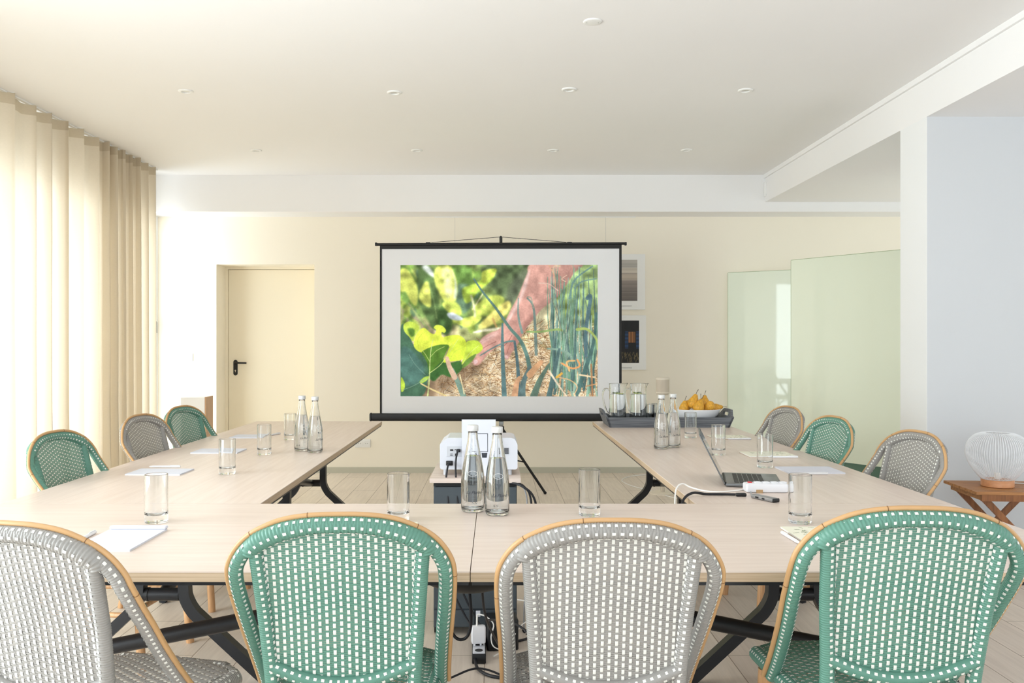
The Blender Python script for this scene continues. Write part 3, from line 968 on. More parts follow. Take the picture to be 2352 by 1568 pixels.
# ------------------------------------------------------------------ notepads, notebooks, pens
def quad_frame(p):   # photo corners on the table: near-left, near-right, far-right, far-left
    q = [onT(*c) for c in p]; return q
def slab(mb, q, z0, z1, m=0):
    mb.add([(x, y, z0) for x, y in q] + [(x, y, z1) for x, y in q], [(3, 2, 1, 0), (4, 5, 6, 7), (0, 1, 5, 4), (1, 2, 6, 5), (2, 3, 7, 6), (3, 0, 4, 7)], m)
def rectq(cx, cy, a, w_, d_):
    c, s = math.cos(a), math.sin(a)
    return [(cx + x * c - y * s, cy + x * s + y * c) for x, y in ((-w_ / 2, -d_ / 2), (w_ / 2, -d_ / 2), (w_ / 2, d_ / 2), (-w_ / 2, d_ / 2))]
def make_pen(label, group, p, a, z=TZ, name='pen'):
    pn = thing(name, label, 'pen', (p[0], p[1], z + .0052), a, group)
    MB().lathe([(.001, -.070), (.0035, -.062), (.0048, -.050), (.0050, .060), (.0044, .068), (.001, .0685)], seg=16).xform(Matrix.Rotation(PI / 2, 4, 'Y')).build('barrel', M['pen'], pn)
    MB().box(.022, .064, -.0016, .0016, .0052, .0068, bev=.0005).box(.058, .064, -.0016, .0016, .002, .0055).build('clip', M['pen'], pn, smooth=False)
    return pn
def make_pad(label, group, p, a, w_=.15, d_=.21, floral=False, strip=False, name='notepad', seed=0, thick=.006):
    nb = thing(name, label, 'notebook' if floral else 'notepad', (p[0], p[1], TZ), a, group)
    MB().box(-w_ / 2, w_ / 2, -d_ / 2, d_ / 2, .0015, thick, bev=.0004).build('pages', M['paper'] if not floral else M['paper_edge'], nb, smooth=False)
    MB().box(-w_ / 2, w_ / 2, -d_ / 2, d_ / 2, 0, .0015).build('back_board', M['kraft'] if floral else M['paper_edge'], nb, smooth=False)
    if floral:
        cv = MB().box(-w_ / 2 - .001, w_ / 2 + .001, -d_ / 2 - .001, d_ / 2 + .001, thick, thick + .0008).build('cover', M['cover'], nb, smooth=False)
        rn = random.Random(seed); mb = MB(); z = thick + .00105
        for k in range(34):
            x, y = rn.uniform(-w_ * .42, w_ * .42), rn.uniform(-d_ * .44, d_ * .44); th = rn.uniform(0, PI); L = rn.uniform(.008, .02)
            pts = [(x + L * t * math.cos(th) + .003 * math.sin(3 * t) * -math.sin(th), y + L * t * math.sin(th) + .003 * math.sin(3 * t) * math.cos(th), z) for t in np.linspace(-.5, .5, 5)]
            mb.tube(pts, .0004, 4)
            for t in (-.2, .1, .35):
                b = th + rn.choice((-.8, .8)); cx_, cy2 = x + L * t * math.cos(th), y + L * t * math.sin(th)
                mb.add([(cx_, cy2, z), (cx_ + .003 * math.cos(b - .3), cy2 + .003 * math.sin(b - .3), z), (cx_ + .006 * math.cos(b), cy2 + .006 * math.sin(b), z), (cx_ + .003 * math.cos(b + .3), cy2 + .003 * math.sin(b + .3), z)], [(0, 1, 2, 3)])
        mb.build('floral_print', M['sprig'], cv, smooth=False)
    if strip:
        MB().box(-w_ / 2 - .001, w_ / 2 + .001, d_ / 2 - .014, d_ / 2 + .006, thick, thick + .010, bev=.004).build('rolled_top', M['paper'], nb)
    return nb
PG = 'blank white notepads laid on the tables'; FG = 'notebooks laid on the tables'; PNG_ = 'white pens beside the notepads'
make_pad('white notepad at the front left, its top edge rolled over', PG, (-1.052, 2.45), 0, .165, .265, strip=True)
make_pen('white pen left of the front notepad, half hidden by a grey chair', PNG_, (-1.160, 2.475), PI / 2 + .05)
x, y = onT(368, 1085); make_pad('white notepad on the left wing nearest the camera, a pen behind it', PG, (x, y), -.02, .232, .165)
make_pen('white pen lying across the notepad nearest the left green chair', PNG_, onT(379, 1077), 0.0, z=TZ + .006)
x, y = onT(503, 1037); make_pad('white notepad on the left wing behind the nearest tall glass', PG, (x, y), .0, .235, .17)
x, y = onT(573, 1003); make_pad('white notepad farthest away on the left wing', PG, (x, y), .0, .19, .17)
make_pen('white pen on the left wing right of the farthest notepad', PNG_, onT(629, 999), 1.25)
make_pad('cream floral notebook at the front right by the pale green chair', FG, (.932, 2.49), 0, .168, .235, floral=True, seed=1, name='notebook')
make_pen('white pen along the left edge of the front floral notebook', PNG_, (.830, 2.465), math.radians(92))
make_pad('plain cream notebook on the right wing behind the front right glass', FG, (1.36, 3.80), 0, .24, .19, floral=False, name='notebook')
make_pen('white pen along the near edge of the plain cream notebook', PNG_, (1.33, 3.685), 0.0)
make_pad('white floral notebook on the right wing behind a tall glass', FG, (1.347, 4.335), 0, .23, .19, floral=True, seed=2, name='notebook')
make_pen('white pen along the near edge of the middle floral notebook', PNG_, (1.39, 4.225), 0.0)
make_pad('small floral notebook farthest away on the right wing', FG, (1.368, 5.14), 0, .21, .18, floral=True, seed=3, name='notebook')
make_pen('white pen along the near edge of the farthest floral notebook', PNG_, (1.40, 5.035), 0.0)
x, y = onT(900, 1222); make_pad('floral notebook peeking out behind the front green chair', FG, (x, y), .1, .15, .21, floral=True, seed=4, name='notebook')

# ------------------------------------------------------------------ laptop
hx0, hy0 = .885, 3.37; hx1, hy1 = .952, 3.665
la = math.atan2(-(hx1 - hx0), hy1 - hy0)      # local y axis along the hinge
lp = thing('laptop', 'grey laptop standing open on the right wing, screen turned away to the right', 'laptop', ((hx0 + hx1) / 2, (hy0 + hy1) / 2, TZ), la)
LW_, LD_ = .304, .212
MB().box(0, LD_, -LW_ / 2, LW_ / 2, .002, .0135, bev=.003).build('base', M['alu'], lp)
kb = MB()
for i in range(6):
    for j in range(14):
        if i == 0 and 4 <= j <= 9:
            if j == 4: kb.box(.132 - 0, .132 + .016, -LW_ / 2 + .03 + 4 * .0177, -LW_ / 2 + .03 + 10 * .0177 - .002, .0135, .0146)
            continue
        x0 = .132 - i * .0195; y0 = -LW_ / 2 + .028 + j * .0177
        kb.box(x0, x0 + .0165, y0, y0 + .0150, .0135, .0146)
kb.build('keyboard', M['keys'], lp, smooth=False)
MB().box(.155, .205, -.055, .055, .0135, .0138).build('trackpad', M['alu'], lp, smooth=False)
lid = MB().box(-.004, .0, -LW_ / 2, LW_ / 2, 0, .212, bev=.0015)
Rm = Matrix.Translation((-.002, 0, .012)) @ Matrix.Rotation(math.radians(-27), 4, 'Y')
lid.xform(Rm); ld = lid.build('lid', M['alu'], lp)
MB().box(.0001, .0012, -LW_ / 2 + .004, LW_ / 2 - .004, .008, .208).xform(Rm).build('display', M['lapglass'], ld, smooth=False)
MB().tube([(0, -LW_ / 2 + .02, .010), (0, LW_ / 2 - .02, .010)], .006, 12).build('hinge', M['blackp'], lp)

# power strip in front of it
ps = thing('power_strip', 'white multi-socket power strip lying in front of the laptop', 'power strip', (1.005, 3.262, TZ), -.02)
MB().box(-.078, .078, -.028, .028, 0, .034, bev=.007).build('strip_body', M['strip_white'], ps)
MB().box(-.066, -.052, -.010, .006, .034, .038, bev=.001).build('switch', M['red'], ps)
for k in range(4):
    MB().lathe([(.0165, .0335), (.0165, .0365), (.0145, .0365), (.0140, .0345), (0, .0343)], (-.030 + k * .031, 0, 0), 20, cap=False).build('socket_ring', M['strip_white'], ps)
MB().box(-.042, -.018, -.0295, -.0279, 0.0, .012).build('slot_shadow', M['kraft'], ps, smooth=False)  # brown sliver painted for the shadow in the strip's cut

# usb hub with hdmi lead
hb_ = thing('usb_hub', 'small grey adapter hub with a black end near the table front', 'adapter hub', (.948, 3.085, TZ), math.radians(-63))
MB().box(-.055, .05, -.0155, .0155, .001, .0145, bev=.004).build('hub_body', M['hub'], hb_)
MB().box(.05, .0565, -.0155, .0155, .001, .0145, bev=.004).build('hub_end', M['blackp'], hb_)
MB().box(.002, .014, -.0165, -.0154, .005, .010).box(-.03, -.015, -.0165, -.0154, .005, .011).build('hub_ports', M['blackp'], hb_, smooth=False)
xh, yh = .918, 3.15
hc = thing('hdmi_cable', 'black video cable curving over the table edge to the adapter hub', 'cable', (0, 0, 0))
hc.location = (.9, 3.16, TZ)
O = np.array([.9, 3.16, TZ])
pts = [(.865, 3.165, TZ + .0065), (.80, 3.175, TZ + .0062), (.76, 3.175, TZ + .0065), (.712, 3.16, TZ + .013), (.672, 3.125, TZ - .002), (.655, 3.09, TZ - .04), (.650, 3.05, TZ - .12), (.62, 3.05, .4), (.50, 3.1, .16), (.35, 3.3, .06)]
MB().tube(np.array(pts) - O, .0048, 10, sub=8).build('cable', M['cable_black'], hc)
MB().box(-.035, .002, -.009, .009, .0, .0125, bev=.003).xform(Matrix.Translation((.002, .003, 0))).build('plug', M['blackp'], hc)
pts = [(.93, 3.29, TZ + .004), (.90, 3.27, TZ + .003), (.83, 3.24, TZ + .003), (.78, 3.26, TZ + .003), (.735, 3.30, TZ + .010), (.705, 3.31, TZ + .022), (.676, 3.28, TZ + .006), (.655, 3.2, TZ - .04), (.635, 3.1, TZ - .12), (.6, 3.1, .45), (.42, 3.4, .1)]
tag(MB().tube(np.array(pts), .0030, 8, sub=8).build('charging_cable', M['cable_white']), 'white charging cable looping over the table edge to the laptop', 'cable')
pts = [(.935, 3.385, TZ + .007), (.955, 3.335, TZ + .004), (.945, 3.25, TZ + .004), (.925, 3.165, TZ + .006), (.925, 3.14, TZ + .0075)]
tag(MB().tube(np.array(pts), .0026, 8, sub=8).build('hub_lead', M['cable_grey']), 'short dark lead joining laptop and adapter hub', 'cable')

# ------------------------------------------------------------------ tray with jugs, bowl, glasses
tx0, tx1, ty0, ty1 = .750, 1.540, 5.765, 6.10
tr = thing('serving_tray', 'dark grey wooden tray with handles at the far end of the right wing', 'tray', ((tx0 + tx1) / 2, (ty0 + ty1) / 2, TZ))
hwx, hwy = (tx1 - tx0) / 2, (ty1 - ty0) / 2
MB().box(-hwx, hwx, -hwy, hwy, .002, .014).build('tray_floor', M['traym'], tr, smooth=False)
for s in (-1, 1):
    v = [(-hwx - .0, s * hwy, 0), (hwx, s * hwy, 0), (hwx + .026, s * (hwy + .016), .068), (-hwx - .026, s * (hwy + .016), .068)]
    v2 = [(x, y - s * .013, z) for x, y, z in v]
    MB().add(v + v2, [(0, 1, 2, 3), (7, 6, 5, 4), (0, 4, 5, 1), (1, 5, 6, 2), (2, 6, 7, 3), (3, 7, 4, 0)]).build('long_side', M['traym'], tr, smooth=False)
    # end board with a hand hole: built from a ring profile in (y, z)
    out = [(-hwy, 0), (hwy, 0), (hwy + .016, .068), (hwy - .02, .075), (.085, .112), (-.085, .112), (-hwy + .02, .075), (-hwy - .016, .068)]
    inn = [(-.058, .068), (.058, .068), (.066, .076), (.066, .082), (.056, .092), (-.056, .092), (-.066, .082), (-.066, .076)]
    mb = MB(); lean = lambda y, z, t: (s * (hwx + z * .38 - t), y, z)
    v = [lean(y, z, 0) for y, z in out] + [lean(y, z, 0) for y, z in inn] + [lean(y, z, .014) for y, z in out] + [lean(y, z, .014) for y, z in inn]
    f = []
    for i in range(8):
        j = (i + 1) % 8
        f += [(i, j, 8 + j, 8 + i), (16 + j, 16 + i, 24 + i, 24 + j), (i, 16 + i, 16 + j, j), (8 + j, 24 + j, 24 + i, 8 + i)]
    MB().add(v, f).build('end_board', M['traym'], tr, smooth=False)
tz = TZ + .0142
def make_jug(label, x, y, rz):
    j = thing('water_jug', label, 'jug', (x, y, tz), rz, 'glass jugs of water on the tray')
    prof = [(0, .001), (.050, .001), (.058, .003), (.0605, .010), (.060, .05), (.0575, .12), (.0545, .20), (.0545, .250), (.056, .268), (.0555, .2695), (.0535, .268), (.0518, .250), (.0518, .20), (.0548, .12), (.0573, .05), (.057, .014), (.045, .010), (0, .010)]
    mb = MB().lathe(dens(prof), seg=44, cap=False)
    v = mb.v[0]
    ang = np.arctan2(v[:, 1], v[:, 0]); rr = np.hypot(v[:, 0], v[:, 1])
    k = np.clip((v[:, 2] - .225) / .045, 0, 1) ** 1.5 * np.exp(-(ang / .38) ** 2) * .020
    mb.v[0] = v + np.stack([np.cos(ang) * k, np.sin(ang) * k, k * .2], 1)
    mb.build('jug_glass', M['glass'], j, angle=0)
    hd_ = [(-.0535, 0, .222), (-.070, 0, .232), (-.092, 0, .226), (-.100, 0, .195), (-.092, 0, .140), (-.075, 0, .085), (-.0585, 0, .066)]
    MB().tube(hd_, [.0055, .0065, .0065, .0065, .006, .006, .0055], 12, sub=6).build('handle', M['glass'], j)
    MB().lathe(dens([(0, .0102), (.045, .0102), (.0568, .0142), (.0571, .05), (.0546, .12), (.0520, .188), (.0516, .196), (.048, .1952), (0, .195)]), seg=44, cap=False).build('water', M['water'], j, angle=0)
    rn = random.Random(int(x * 1000))
    for q in range(12):
        a = q * 2.4 + rn.uniform(-.3, .3); r = rn.uniform(.008, .036); L = .026; th = rn.uniform(0, PI)
        c = np.array([r * math.cos(a), r * math.sin(a), .1985 + (q % 4) * .0025])
        mb = MB(); rows_ = 6
        v = []
        for k in range(rows_ + 1):
            t = k / rows_; wd = .0105 * math.sin(PI * min(.98, t + .02)) + .0003
            for sgn in (-1, 0, 1): v.append((L * (t - .5) * 2 * .55, sgn * wd, .0012 * abs(sgn) + .002 * math.sin(PI * t)))
        f = []
        for k in range(rows_):
            for n_ in range(2): f.append((k * 3 + n_, k * 3 + n_ + 1, k * 3 + n_ + 4, k * 3 + n_ + 3))
        mb.add(v, f); mb.xform(Matrix.Translation(c) @ Matrix.Rotation(th, 4, 'Z') @ Matrix.Rotation(rn.uniform(-.35, .35), 4, 'X'))
        mb.build('mint_leaf', M['mint'], j)
    MB().lathe([(.0, -.002), (.026, -.002), (.027, 0), (.026, .002), (0, .002)], (.008, -.020, .201), 20, cap=False).build('lime_slice', M['lime'], j)
    return j
make_jug('left glass jug of water with green leaves on the tray', .823, 5.93, 0.1)
make_jug('right glass jug of water with green leaves on the tray', .966, 5.94, -0.62)
for k, (px, dd) in enumerate(((1495, 5.90), (1506, 5.99), (1500, 6.03))):
    lab = ['small clear glass on the tray right beside the jug', 'small clear glass on the tray behind the left bottle', 'small clear glass at the back of the tray behind two others'][k]
    o = dup(g0, ((px - 1139) / F * dd, dd, tz), 0, lab, 'small glasses standing on the tray'); o.scale = (.80, .80, .86)
bw = thing('fruit_bowl', 'wide white oval bowl of pears on the grey tray', 'bowl', (1.352, 5.93, tz))
prof = [(0, .001), (.06, .001), (.075, .003), (.115, .024), (.150, .060), (.170, .096), (.1705, .0985), (.168, .0985), (.147, .064), (.112, .029), (.075, .009), (0, .008)]
MB().lathe(prof, seg=56, cap=False, sy=.78).build('bowl_body', M['bowl'], bw, angle=0)
del bw['label']; bw['label'] = 'wide white bowl full of yellow pears on the grey tray'
def make_pear(label, p, tilt, az, sc_, stem=.035):
    pr_ = thing('pear', label, 'pear', p, az, 'yellow pears in the white bowl')
    mt = Matrix.Rotation(tilt, 4, 'Y') @ Matrix.Scale(sc_, 4)
    prof = [(.001, -.030), (.012, -.0325), (.022, -.028), (.029, -.016), (.0305, -.004), (.028, .008), (.022, .020), (.0155, .031), (.012, .039), (.0085, .0445), (.003, .046), (.0005, .0445)]
    mb = MB().lathe(prof, seg=24, cap=False); v = mb.v[0]
    rn = np.random.RandomState(int(abs(p[0] * 1e4)) % 9999)
    for _ in range(5):
        d = rn.normal(size=3); d /= np.linalg.norm(d); v = v * (1 + .03 * np.exp(-((v @ d - .02) / .012) ** 2))[:, None]
    mb.v[0] = v; mb.xform(mt).build('flesh', M['pear'], pr_, angle=0)
    MB().tube([(0, 0, .043), (.001, 0, .043 + stem * .5), (.006, .002, .043 + stem)], [.0016, .0013, .0020], 8, sub=4).xform(mt).build('stem', M['stem'], pr_)
    return pr_
PB = [((1571, 935), 5.93, .15, 0, 1.0, 'pear at the left edge of the bowl with an upright stem'),
      ((1579, 929), 6.00, .9, .4, 1.05, 'pear half hidden between the left pear and the tallest one'),
      ((1592, 924), 5.93, .35, .2, 1.22, 'largest pear, standing highest in the bowl with a long stem'),
      ((1605, 934), 5.88, .5, .6, 1.15, 'pear lying at the front centre of the bowl'),
      ((1613, 930), 5.97, -.2, .3, 1.0, 'pear between the front one and the upright right one'),
      ((1618, 924), 6.01, .05, 0, 1.05, 'upright pear at the back right of the bowl heap'),
      ((1629, 933), 5.90, 1.9, 2.6, 1.10, 'round pear lying right of the heap centre'),
      ((1645, 936), 5.94, 1.45, .1, .95, 'small pear at the right edge, stem pointing right')]
for (px, py), dd, ti, az, s_, lab in PB:
    X, Y, Z = PT(px, py, dd); make_pear(lab, (X, Y, Z), ti, az, s_)

# ------------------------------------------------------------------ projection screen on a tripod
SY = 7.30
P0 = lambda x, y: PT(x, y, SY)
xl0, _, zt0 = P0(866, 566); xr0, _, zt1 = P0(1433, 557)
zb_ = P0(1139, 958)[2]; 
scn = thing('projection_screen', 'portable tripod projection screen with black border showing a garden photo', 'projection screen', (0.03, SY, 0), math.radians(-1.0))
cxs = .03; xa, xb_ = xl0 - cxs + .02, xr0 - cxs - .02
ztp = (zt0 + zt1) / 2
MB().box(xa, xb_, .012, .016, zb_ + .01, ztp).build('screen_cloth', M['screen_white'], scn, smooth=False)
bd = MB()
x1_, z1_ = P0(876, 575)[0] - cxs, P0(1423, 571)[2]; x2_ = P0(1422, 575)[0] - cxs
bd.box(xa, x1_, .008, .0115, zb_ + .02, ztp).box(x2_, xb_, .008, .0115, zb_ + .02, ztp).box(x1_, x2_, .008, .0115, z1_, ztp)
bd.build('black_border', M['screen_black'], scn, smooth=False)
x3, z3 = P0(851, 950)[0] - cxs, P0(851, 950)[2]; x4, z4 = P0(1416, 966)[0] - cxs, P0(1416, 966)[2]
MB().box(x3, x4 + .0, -.018, .030, z4 - .003, z3 + .003, bev=.012).build('roller_case', M['blackp'], scn)
for q in (x3, x4): MB().box(q - .01, q + .01, -.021, .033, z4 - .006, z3 + .006, bev=.01).build('case_end', M['blackp'], scn)
tb = MB().tube([(xa - .03, .012, ztp + .004), (xb_ + .03, .012, ztp + .008)], .0115, 14); tb.build('top_bar', M['blackp'], scn)
for q in (xa - .035, xb_ + .03): MB().box(q - .006, q + .012, 0, .024, ztp - .008, ztp + .020, bev=.004).build('bar_end', M['blackp'], scn)
px_ = .011
for q in (983, 1308):
    X = P0(q, 556)[0] - cxs; MB().box(X - .02, X + .02, .0, .022, ztp + .010, ztp + .022, bev=.003).build('cord_clip', M['blackp'], scn)
hkz = P0(1146, 543)[2]
for q in (990, 1300):
    X = P0(q, 556)[0] - cxs; MB().tube([(X, .011, ztp + .02), (px_, .03, hkz)], .0022, 6).build('hanging_cord', M['blackp'], scn)
MB().tube([(px_, .05, .30), (px_, .05, hkz)], .0125, 14).tube([(px_, .03, hkz), (px_, .05, hkz)], .01, 10).build('pole', M['blackp'], scn)
MB().box(px_ - .016, px_ + .022, .02, .078, zb_ - .075, zb_ - .035, bev=.004).build('height_clamp', M['grey_metal'], scn)
MB().lathe([(.0, 0), (.028, 0), (.028, .09), (0, .09)], (px_, .05, .50), 18).build('tripod_hub', M['blackp'], scn)
for a in (-0.35, math.radians(205), math.radians(95)):
    fx, fy = px_ + .40 * math.cos(a), .05 - .40 * math.sin(a) * .9
    lgm = MB().tube([(px_ + .02 * math.cos(a), .05, .56), (fx, fy, .012)], .0115, 10); lg = lgm.build('leg', M['blackp'], scn)
    MB().sphere((fx, fy, .012), .014, seg=12, rings=8).build('foot', M['blackp'], lg)
    MB().tube([(px_, .05, .33), ((px_ + fx) / 2 + .02 * math.cos(a), (.05 + fy) / 2, .28)], .006, 8).build('brace', M['blackp'], scn)

# ---- the projected picture: a leafy garden with a hand in the straw, laid down as coloured points
def paint():
    W, H = 452, 302; S = 2
    rn = np.random.RandomState(3)
    yy_, xx = np.mgrid[0:H * S, 0:W * S]
    X = 235 + xx / (W * S) * 1546.0; Y = 300 + yy_ / (H * S) * 1030.0
    img = np.zeros((H * S, W * S, 3))
    def blur(a, k):
        for ax in (0, 1):
            for _ in range(2):
                c = np.cumsum(np.insert(np.pad(a, [(k, k) if i == ax else (0, 0) for i in range(a.ndim)], 'edge'), 0, 0, axis=ax), axis=ax)
                a = (np.take(c, range(2 * k + 1, c.shape[ax]), axis=ax) - np.take(c, range(0, c.shape[ax] - 2 * k - 1), axis=ax)) / (2 * k + 1)
        return a
    def poly(pts, col, soft=0, alpha=1.0, shade=None):
        pts = [(235 + (px - 235), py) for px, py in pts]
        P = spline(np.array([(a, b, 0) for a, b in pts]), 5, True)[:, :2]
        x0, y0, x1, y1 = P[:, 0].min() - 30, P[:, 1].min() - 30, P[:, 0].max() + 30, P[:, 1].max() + 30
        ix0, ix1 = [int(np.clip((v - 235) / 1546 * W * S, 0, W * S)) for v in (x0, x1)]
        iy0, iy1 = [int(np.clip((v - 300) / 1030 * H * S, 0, H * S)) for v in (y0, y1)]
        if ix1 <= ix0 or iy1 <= iy0: return
        x, y = X[iy0:iy1, ix0:ix1], Y[iy0:iy1, ix0:ix1]
        ins = np.zeros(x.shape, bool)
        for i in range(len(P)):
            (ax, ay), (bx, by) = P[i], P[(i + 1) % len(P)]
            if ay == by: continue
            c = ((ay > y) != (by > y)) & (x < (bx - ax) * (y - ay) / (by - ay) + ax)
            ins ^= c
        m = ins.astype(float)
        if soft: m = blur(m, soft)
        m = (m * alpha)[..., None]
        c = np.array(col, float)
        if shade is not None:
            c = c * shade(x, y)[..., None]
        img[iy0:iy1, ix0:ix1] = img[iy0:iy1, ix0:ix1] * (1 - m) + c * m
    def stroke(pts, wd, col, alpha=1.0, soft=.8):
        P = spline(np.array([(a, b, 0) for a, b in pts]), 6)[:, :2] if len(pts) > 2 else np.array(pts, float)
        wd0, wd1 = wd if isinstance(wd, tuple) else (wd, wd)
        n = len(P) - 1
        for i in range(n):
            a, b = P[i], P[i + 1]; r = wd0 + (wd1 - wd0) * i / max(1, n)
            x0, y0 = np.minimum(a, b) - r - 4; x1, y1 = np.maximum(a, b) + r + 4
            ix0, ix1 = [int(np.clip((v - 235) / 1546 * W * S, 0, W * S)) for v in (x0, x1)]
            iy0, iy1 = [int(np.clip((v - 300) / 1030 * H * S, 0, H * S)) for v in (y0, y1)]
            if ix1 <= ix0 or iy1 <= iy0: continue
            x, y = X[iy0:iy1, ix0:ix1], Y[iy0:iy1, ix0:ix1]
            d = b - a; L2 = d @ d + 1e-9
            t = np.clip(((x - a[0]) * d[0] + (y - a[1]) * d[1]) / L2, 0, 1)
            D = np.hypot(x - a[0] - t * d[0], y - a[1] - t * d[1])
            m = (np.clip((r / 2 - D) / (soft * 1.7) + .5, 0, 1) * alpha)[..., None]
            img[iy0:iy1, ix0:ix1] = img[iy0:iy1, ix0:ix1] * (1 - m) + np.array(col, float) * m
    def noise(sc_):
        g = rn.rand(int(H * S / sc_) + 3, int(W * S / sc_) + 3)
        iy = yy_ / sc_; ix = xx / sc_; a = iy.astype(int); b = ix.astype(int); fy = iy - a; fx = ix - b
        fy = fy * fy * (3 - 2 * fy); fx = fx * fx * (3 - 2 * fx)
        return (g[a, b] * (1 - fx) + g[a, b + 1] * fx) * (1 - fy) + (g[a + 1, b] * (1 - fx) + g[a + 1, b + 1] * fx) * fy
    n1, n2, n3 = noise(60), noise(24), noise(8)
    top = np.array([128, 150, 78.]); bot = np.array([206, 178, 140.])
    k = np.clip((Y - 700) / 260 + (n1 - .5) * 1.2, 0, 1)[..., None]
    img[:] = top * (1 - k) + bot * k
    img[:] = img * (.72 + .5 * (n1 * .5 + n2 * .5))[..., None]
    # soft background patches
    poly([(900, 290), (1270, 290), (1200, 480), (1080, 560), (960, 500), (880, 420)], (92, 112, 72), 14)
    poly([(1130, 400), (1240, 330), (1190, 500), (1110, 640), (1060, 560)], (104, 116, 88), 10)
    poly([(1560, 330), (1790, 300), (1790, 620), (1600, 640), (1520, 520)], (150, 180, 110), 12)
    poly([(1240, 700), (1420, 560), (1500, 700), (1480, 900), (1260, 900), (1190, 820)], (206, 196, 150), 12)
    poly([(235, 620), (330, 640), (420, 760), (500, 840), (300, 780)], (158, 150, 110), 8)
    poly([(700, 780), (900, 790), (860, 880), (720, 880)], (168, 176, 106), 8)
    for q in range(120):
        x, y = rn.uniform(235, 1000), rn.uniform(300, 800)
        if (x > 860 and y < 520) or y > 1000 - x * .25: continue
        a = rn.normal(1.3, .5); L = rn.uniform(50, 120); wd = rn.uniform(12, 34)
        c = np.array([(112, 152, 62), (164, 190, 72), (74, 104, 54), (196, 214, 96), (132, 168, 84), (92, 128, 96), (224, 234, 170)][rn.choice(7, p=[.2, .2, .2, .12, .14, .08, .06])], float)
        ca, sa = math.cos(a), math.sin(a)
        poly([(x - ca * L / 2, y - sa * L / 2), (x - sa * wd, y + ca * wd), (x + ca * L / 2, y + sa * L / 2), (x + sa * wd, y - ca * wd)], c, 3, .85)
    G1, G2, G3, DG = (218, 228, 96), (194, 212, 84), (238, 242, 168), (92, 122, 66)
    poly([(235, 310), (300, 330), (360, 420), (400, 560), (350, 640), (280, 600), (235, 540)], (118, 158, 70), 4)
    poly([(380, 320), (480, 320), (520, 420), (540, 620), (560, 780), (500, 800), (430, 700), (370, 560)], DG, 4)
    poly([(620, 320), (780, 310), (800, 470), (720, 560), (660, 480)], (108, 150, 66), 5)
    poly([(660, 470), (760, 450), (820, 560), (740, 680), (680, 620)], (96, 128, 96), 5)
    poly([(540, 640), (620, 640), (640, 780), (600, 850), (530, 800)], (70, 104, 52), 5)
    poly([(235, 340), (290, 335), (340, 410), (372, 500), (360, 615), (318, 590), (275, 510), (235, 500)], G1, 3)
    poly([(400, 310), (450, 306), (500, 370), (505, 400), (455, 370)], (222, 232, 220), 4)
    poly([(390, 500), (430, 430), (462, 450), (474, 560), (470, 630), (420, 610), (380, 560)], G1, 3)
    poly([(500, 350), (540, 306), (620, 306), (655, 360), (680, 440), (676, 560), (640, 590), (590, 590), (545, 530), (505, 440)], G1, 3)
    poly([(560, 330), (610, 320), (640, 400), (640, 520), (600, 560), (575, 450)], G3, 4, .6)
    poly([(636, 330), (672, 430), (680, 540), (655, 560), (660, 440)], (196, 214, 200), 3, .8)
    poly([(560, 600), (640, 580), (700, 620), (714, 690), (650, 700), (600, 660)], G2, 3)
    poly([(720, 490), (790, 455), (860, 420), (920, 350), (980, 335), (960, 410), (890, 470), (830, 530), (780, 590), (740, 590)], (176, 208, 66), 3)
    poly([(880, 350), (960, 330), (990, 345), (930, 420), (880, 430)], (214, 234, 80), 3)
    poly([(800, 640), (880, 575), (960, 538), (1030, 545), (1050, 590), (980, 640), (900, 680), (830, 710)], G2, 3)
    poly([(850, 780), (930, 690), (1010, 620), (1080, 580), (1100, 620), (1060, 690), (970, 760), (890, 795)], (238, 226, 110), 3)
    poly([(640, 730), (720, 720), (800, 700), (875, 705), (830, 760), (760, 790), (700, 770)], (212, 230, 90), 2)
    poly([(600, 680), (650, 675), (725, 718), (690, 735), (625, 720)], (206, 220, 224), 2)
    for p_, w_, c_ in (([(300, 600), (370, 700), (450, 800)], 14, (150, 170, 100)), ([(790, 540), (815, 640), (820, 700)], 16, (222, 226, 160)), ([(890, 510), (840, 590), (800, 650)], 9, (224, 220, 160)),
                       ([(960, 720), (990, 790)], 16, (222, 176, 96)), ([(810, 828), (900, 812), (1010, 800)], (14, 24), (240, 236, 190)), ([(460, 440), (500, 600), (520, 720)], 8, (128, 160, 90))):
        stroke(p_, w_, c_, .9, 4)
    tex = (.78 + .46 * n2)[..., None]
    img[:] = img * np.where(Y[..., None] < 900, tex, 1)
    up = (Y < 860)
    bl = blur(img, 2); img[up] = bl[up]
    # straw
    for q in range(3400):
        x = rn.uniform(520, 1790); y = rn.uniform(760, 1345)
        lim = 1080 if x < 700 else (1040 if x < 860 else (880 if x < 1150 else 780))
        if y < lim: continue
        a = rn.normal(0, .75) ; L = rn.uniform(20, 120); c = np.array([(236, 214, 170), (206, 172, 120), (164, 124, 80), (120, 84, 54), (250, 238, 206), (214, 160, 100), (90, 66, 48)][rn.choice(7, p=[.24, .2, .18, .12, .12, .09, .05])])
        stroke([(x, y), (x + L * math.cos(a), y + L * math.sin(a))], rn.uniform(2.0, 5), c * rn.uniform(.85, 1.08), .85, .8)
    poly([(560, 1160), (760, 1060), (900, 1080), (760, 1200), (620, 1260), (480, 1330), (360, 1330), (400, 1240)], (96, 70, 48), 14, .55)
    # arm and hand
    skin = (182, 132, 118)
    shd = lambda x, y: np.clip(1.16 - .36 * np.clip(((x - 1100) - (900 - y) * .62) / 240, 0, 1.2), .6, 1.2)
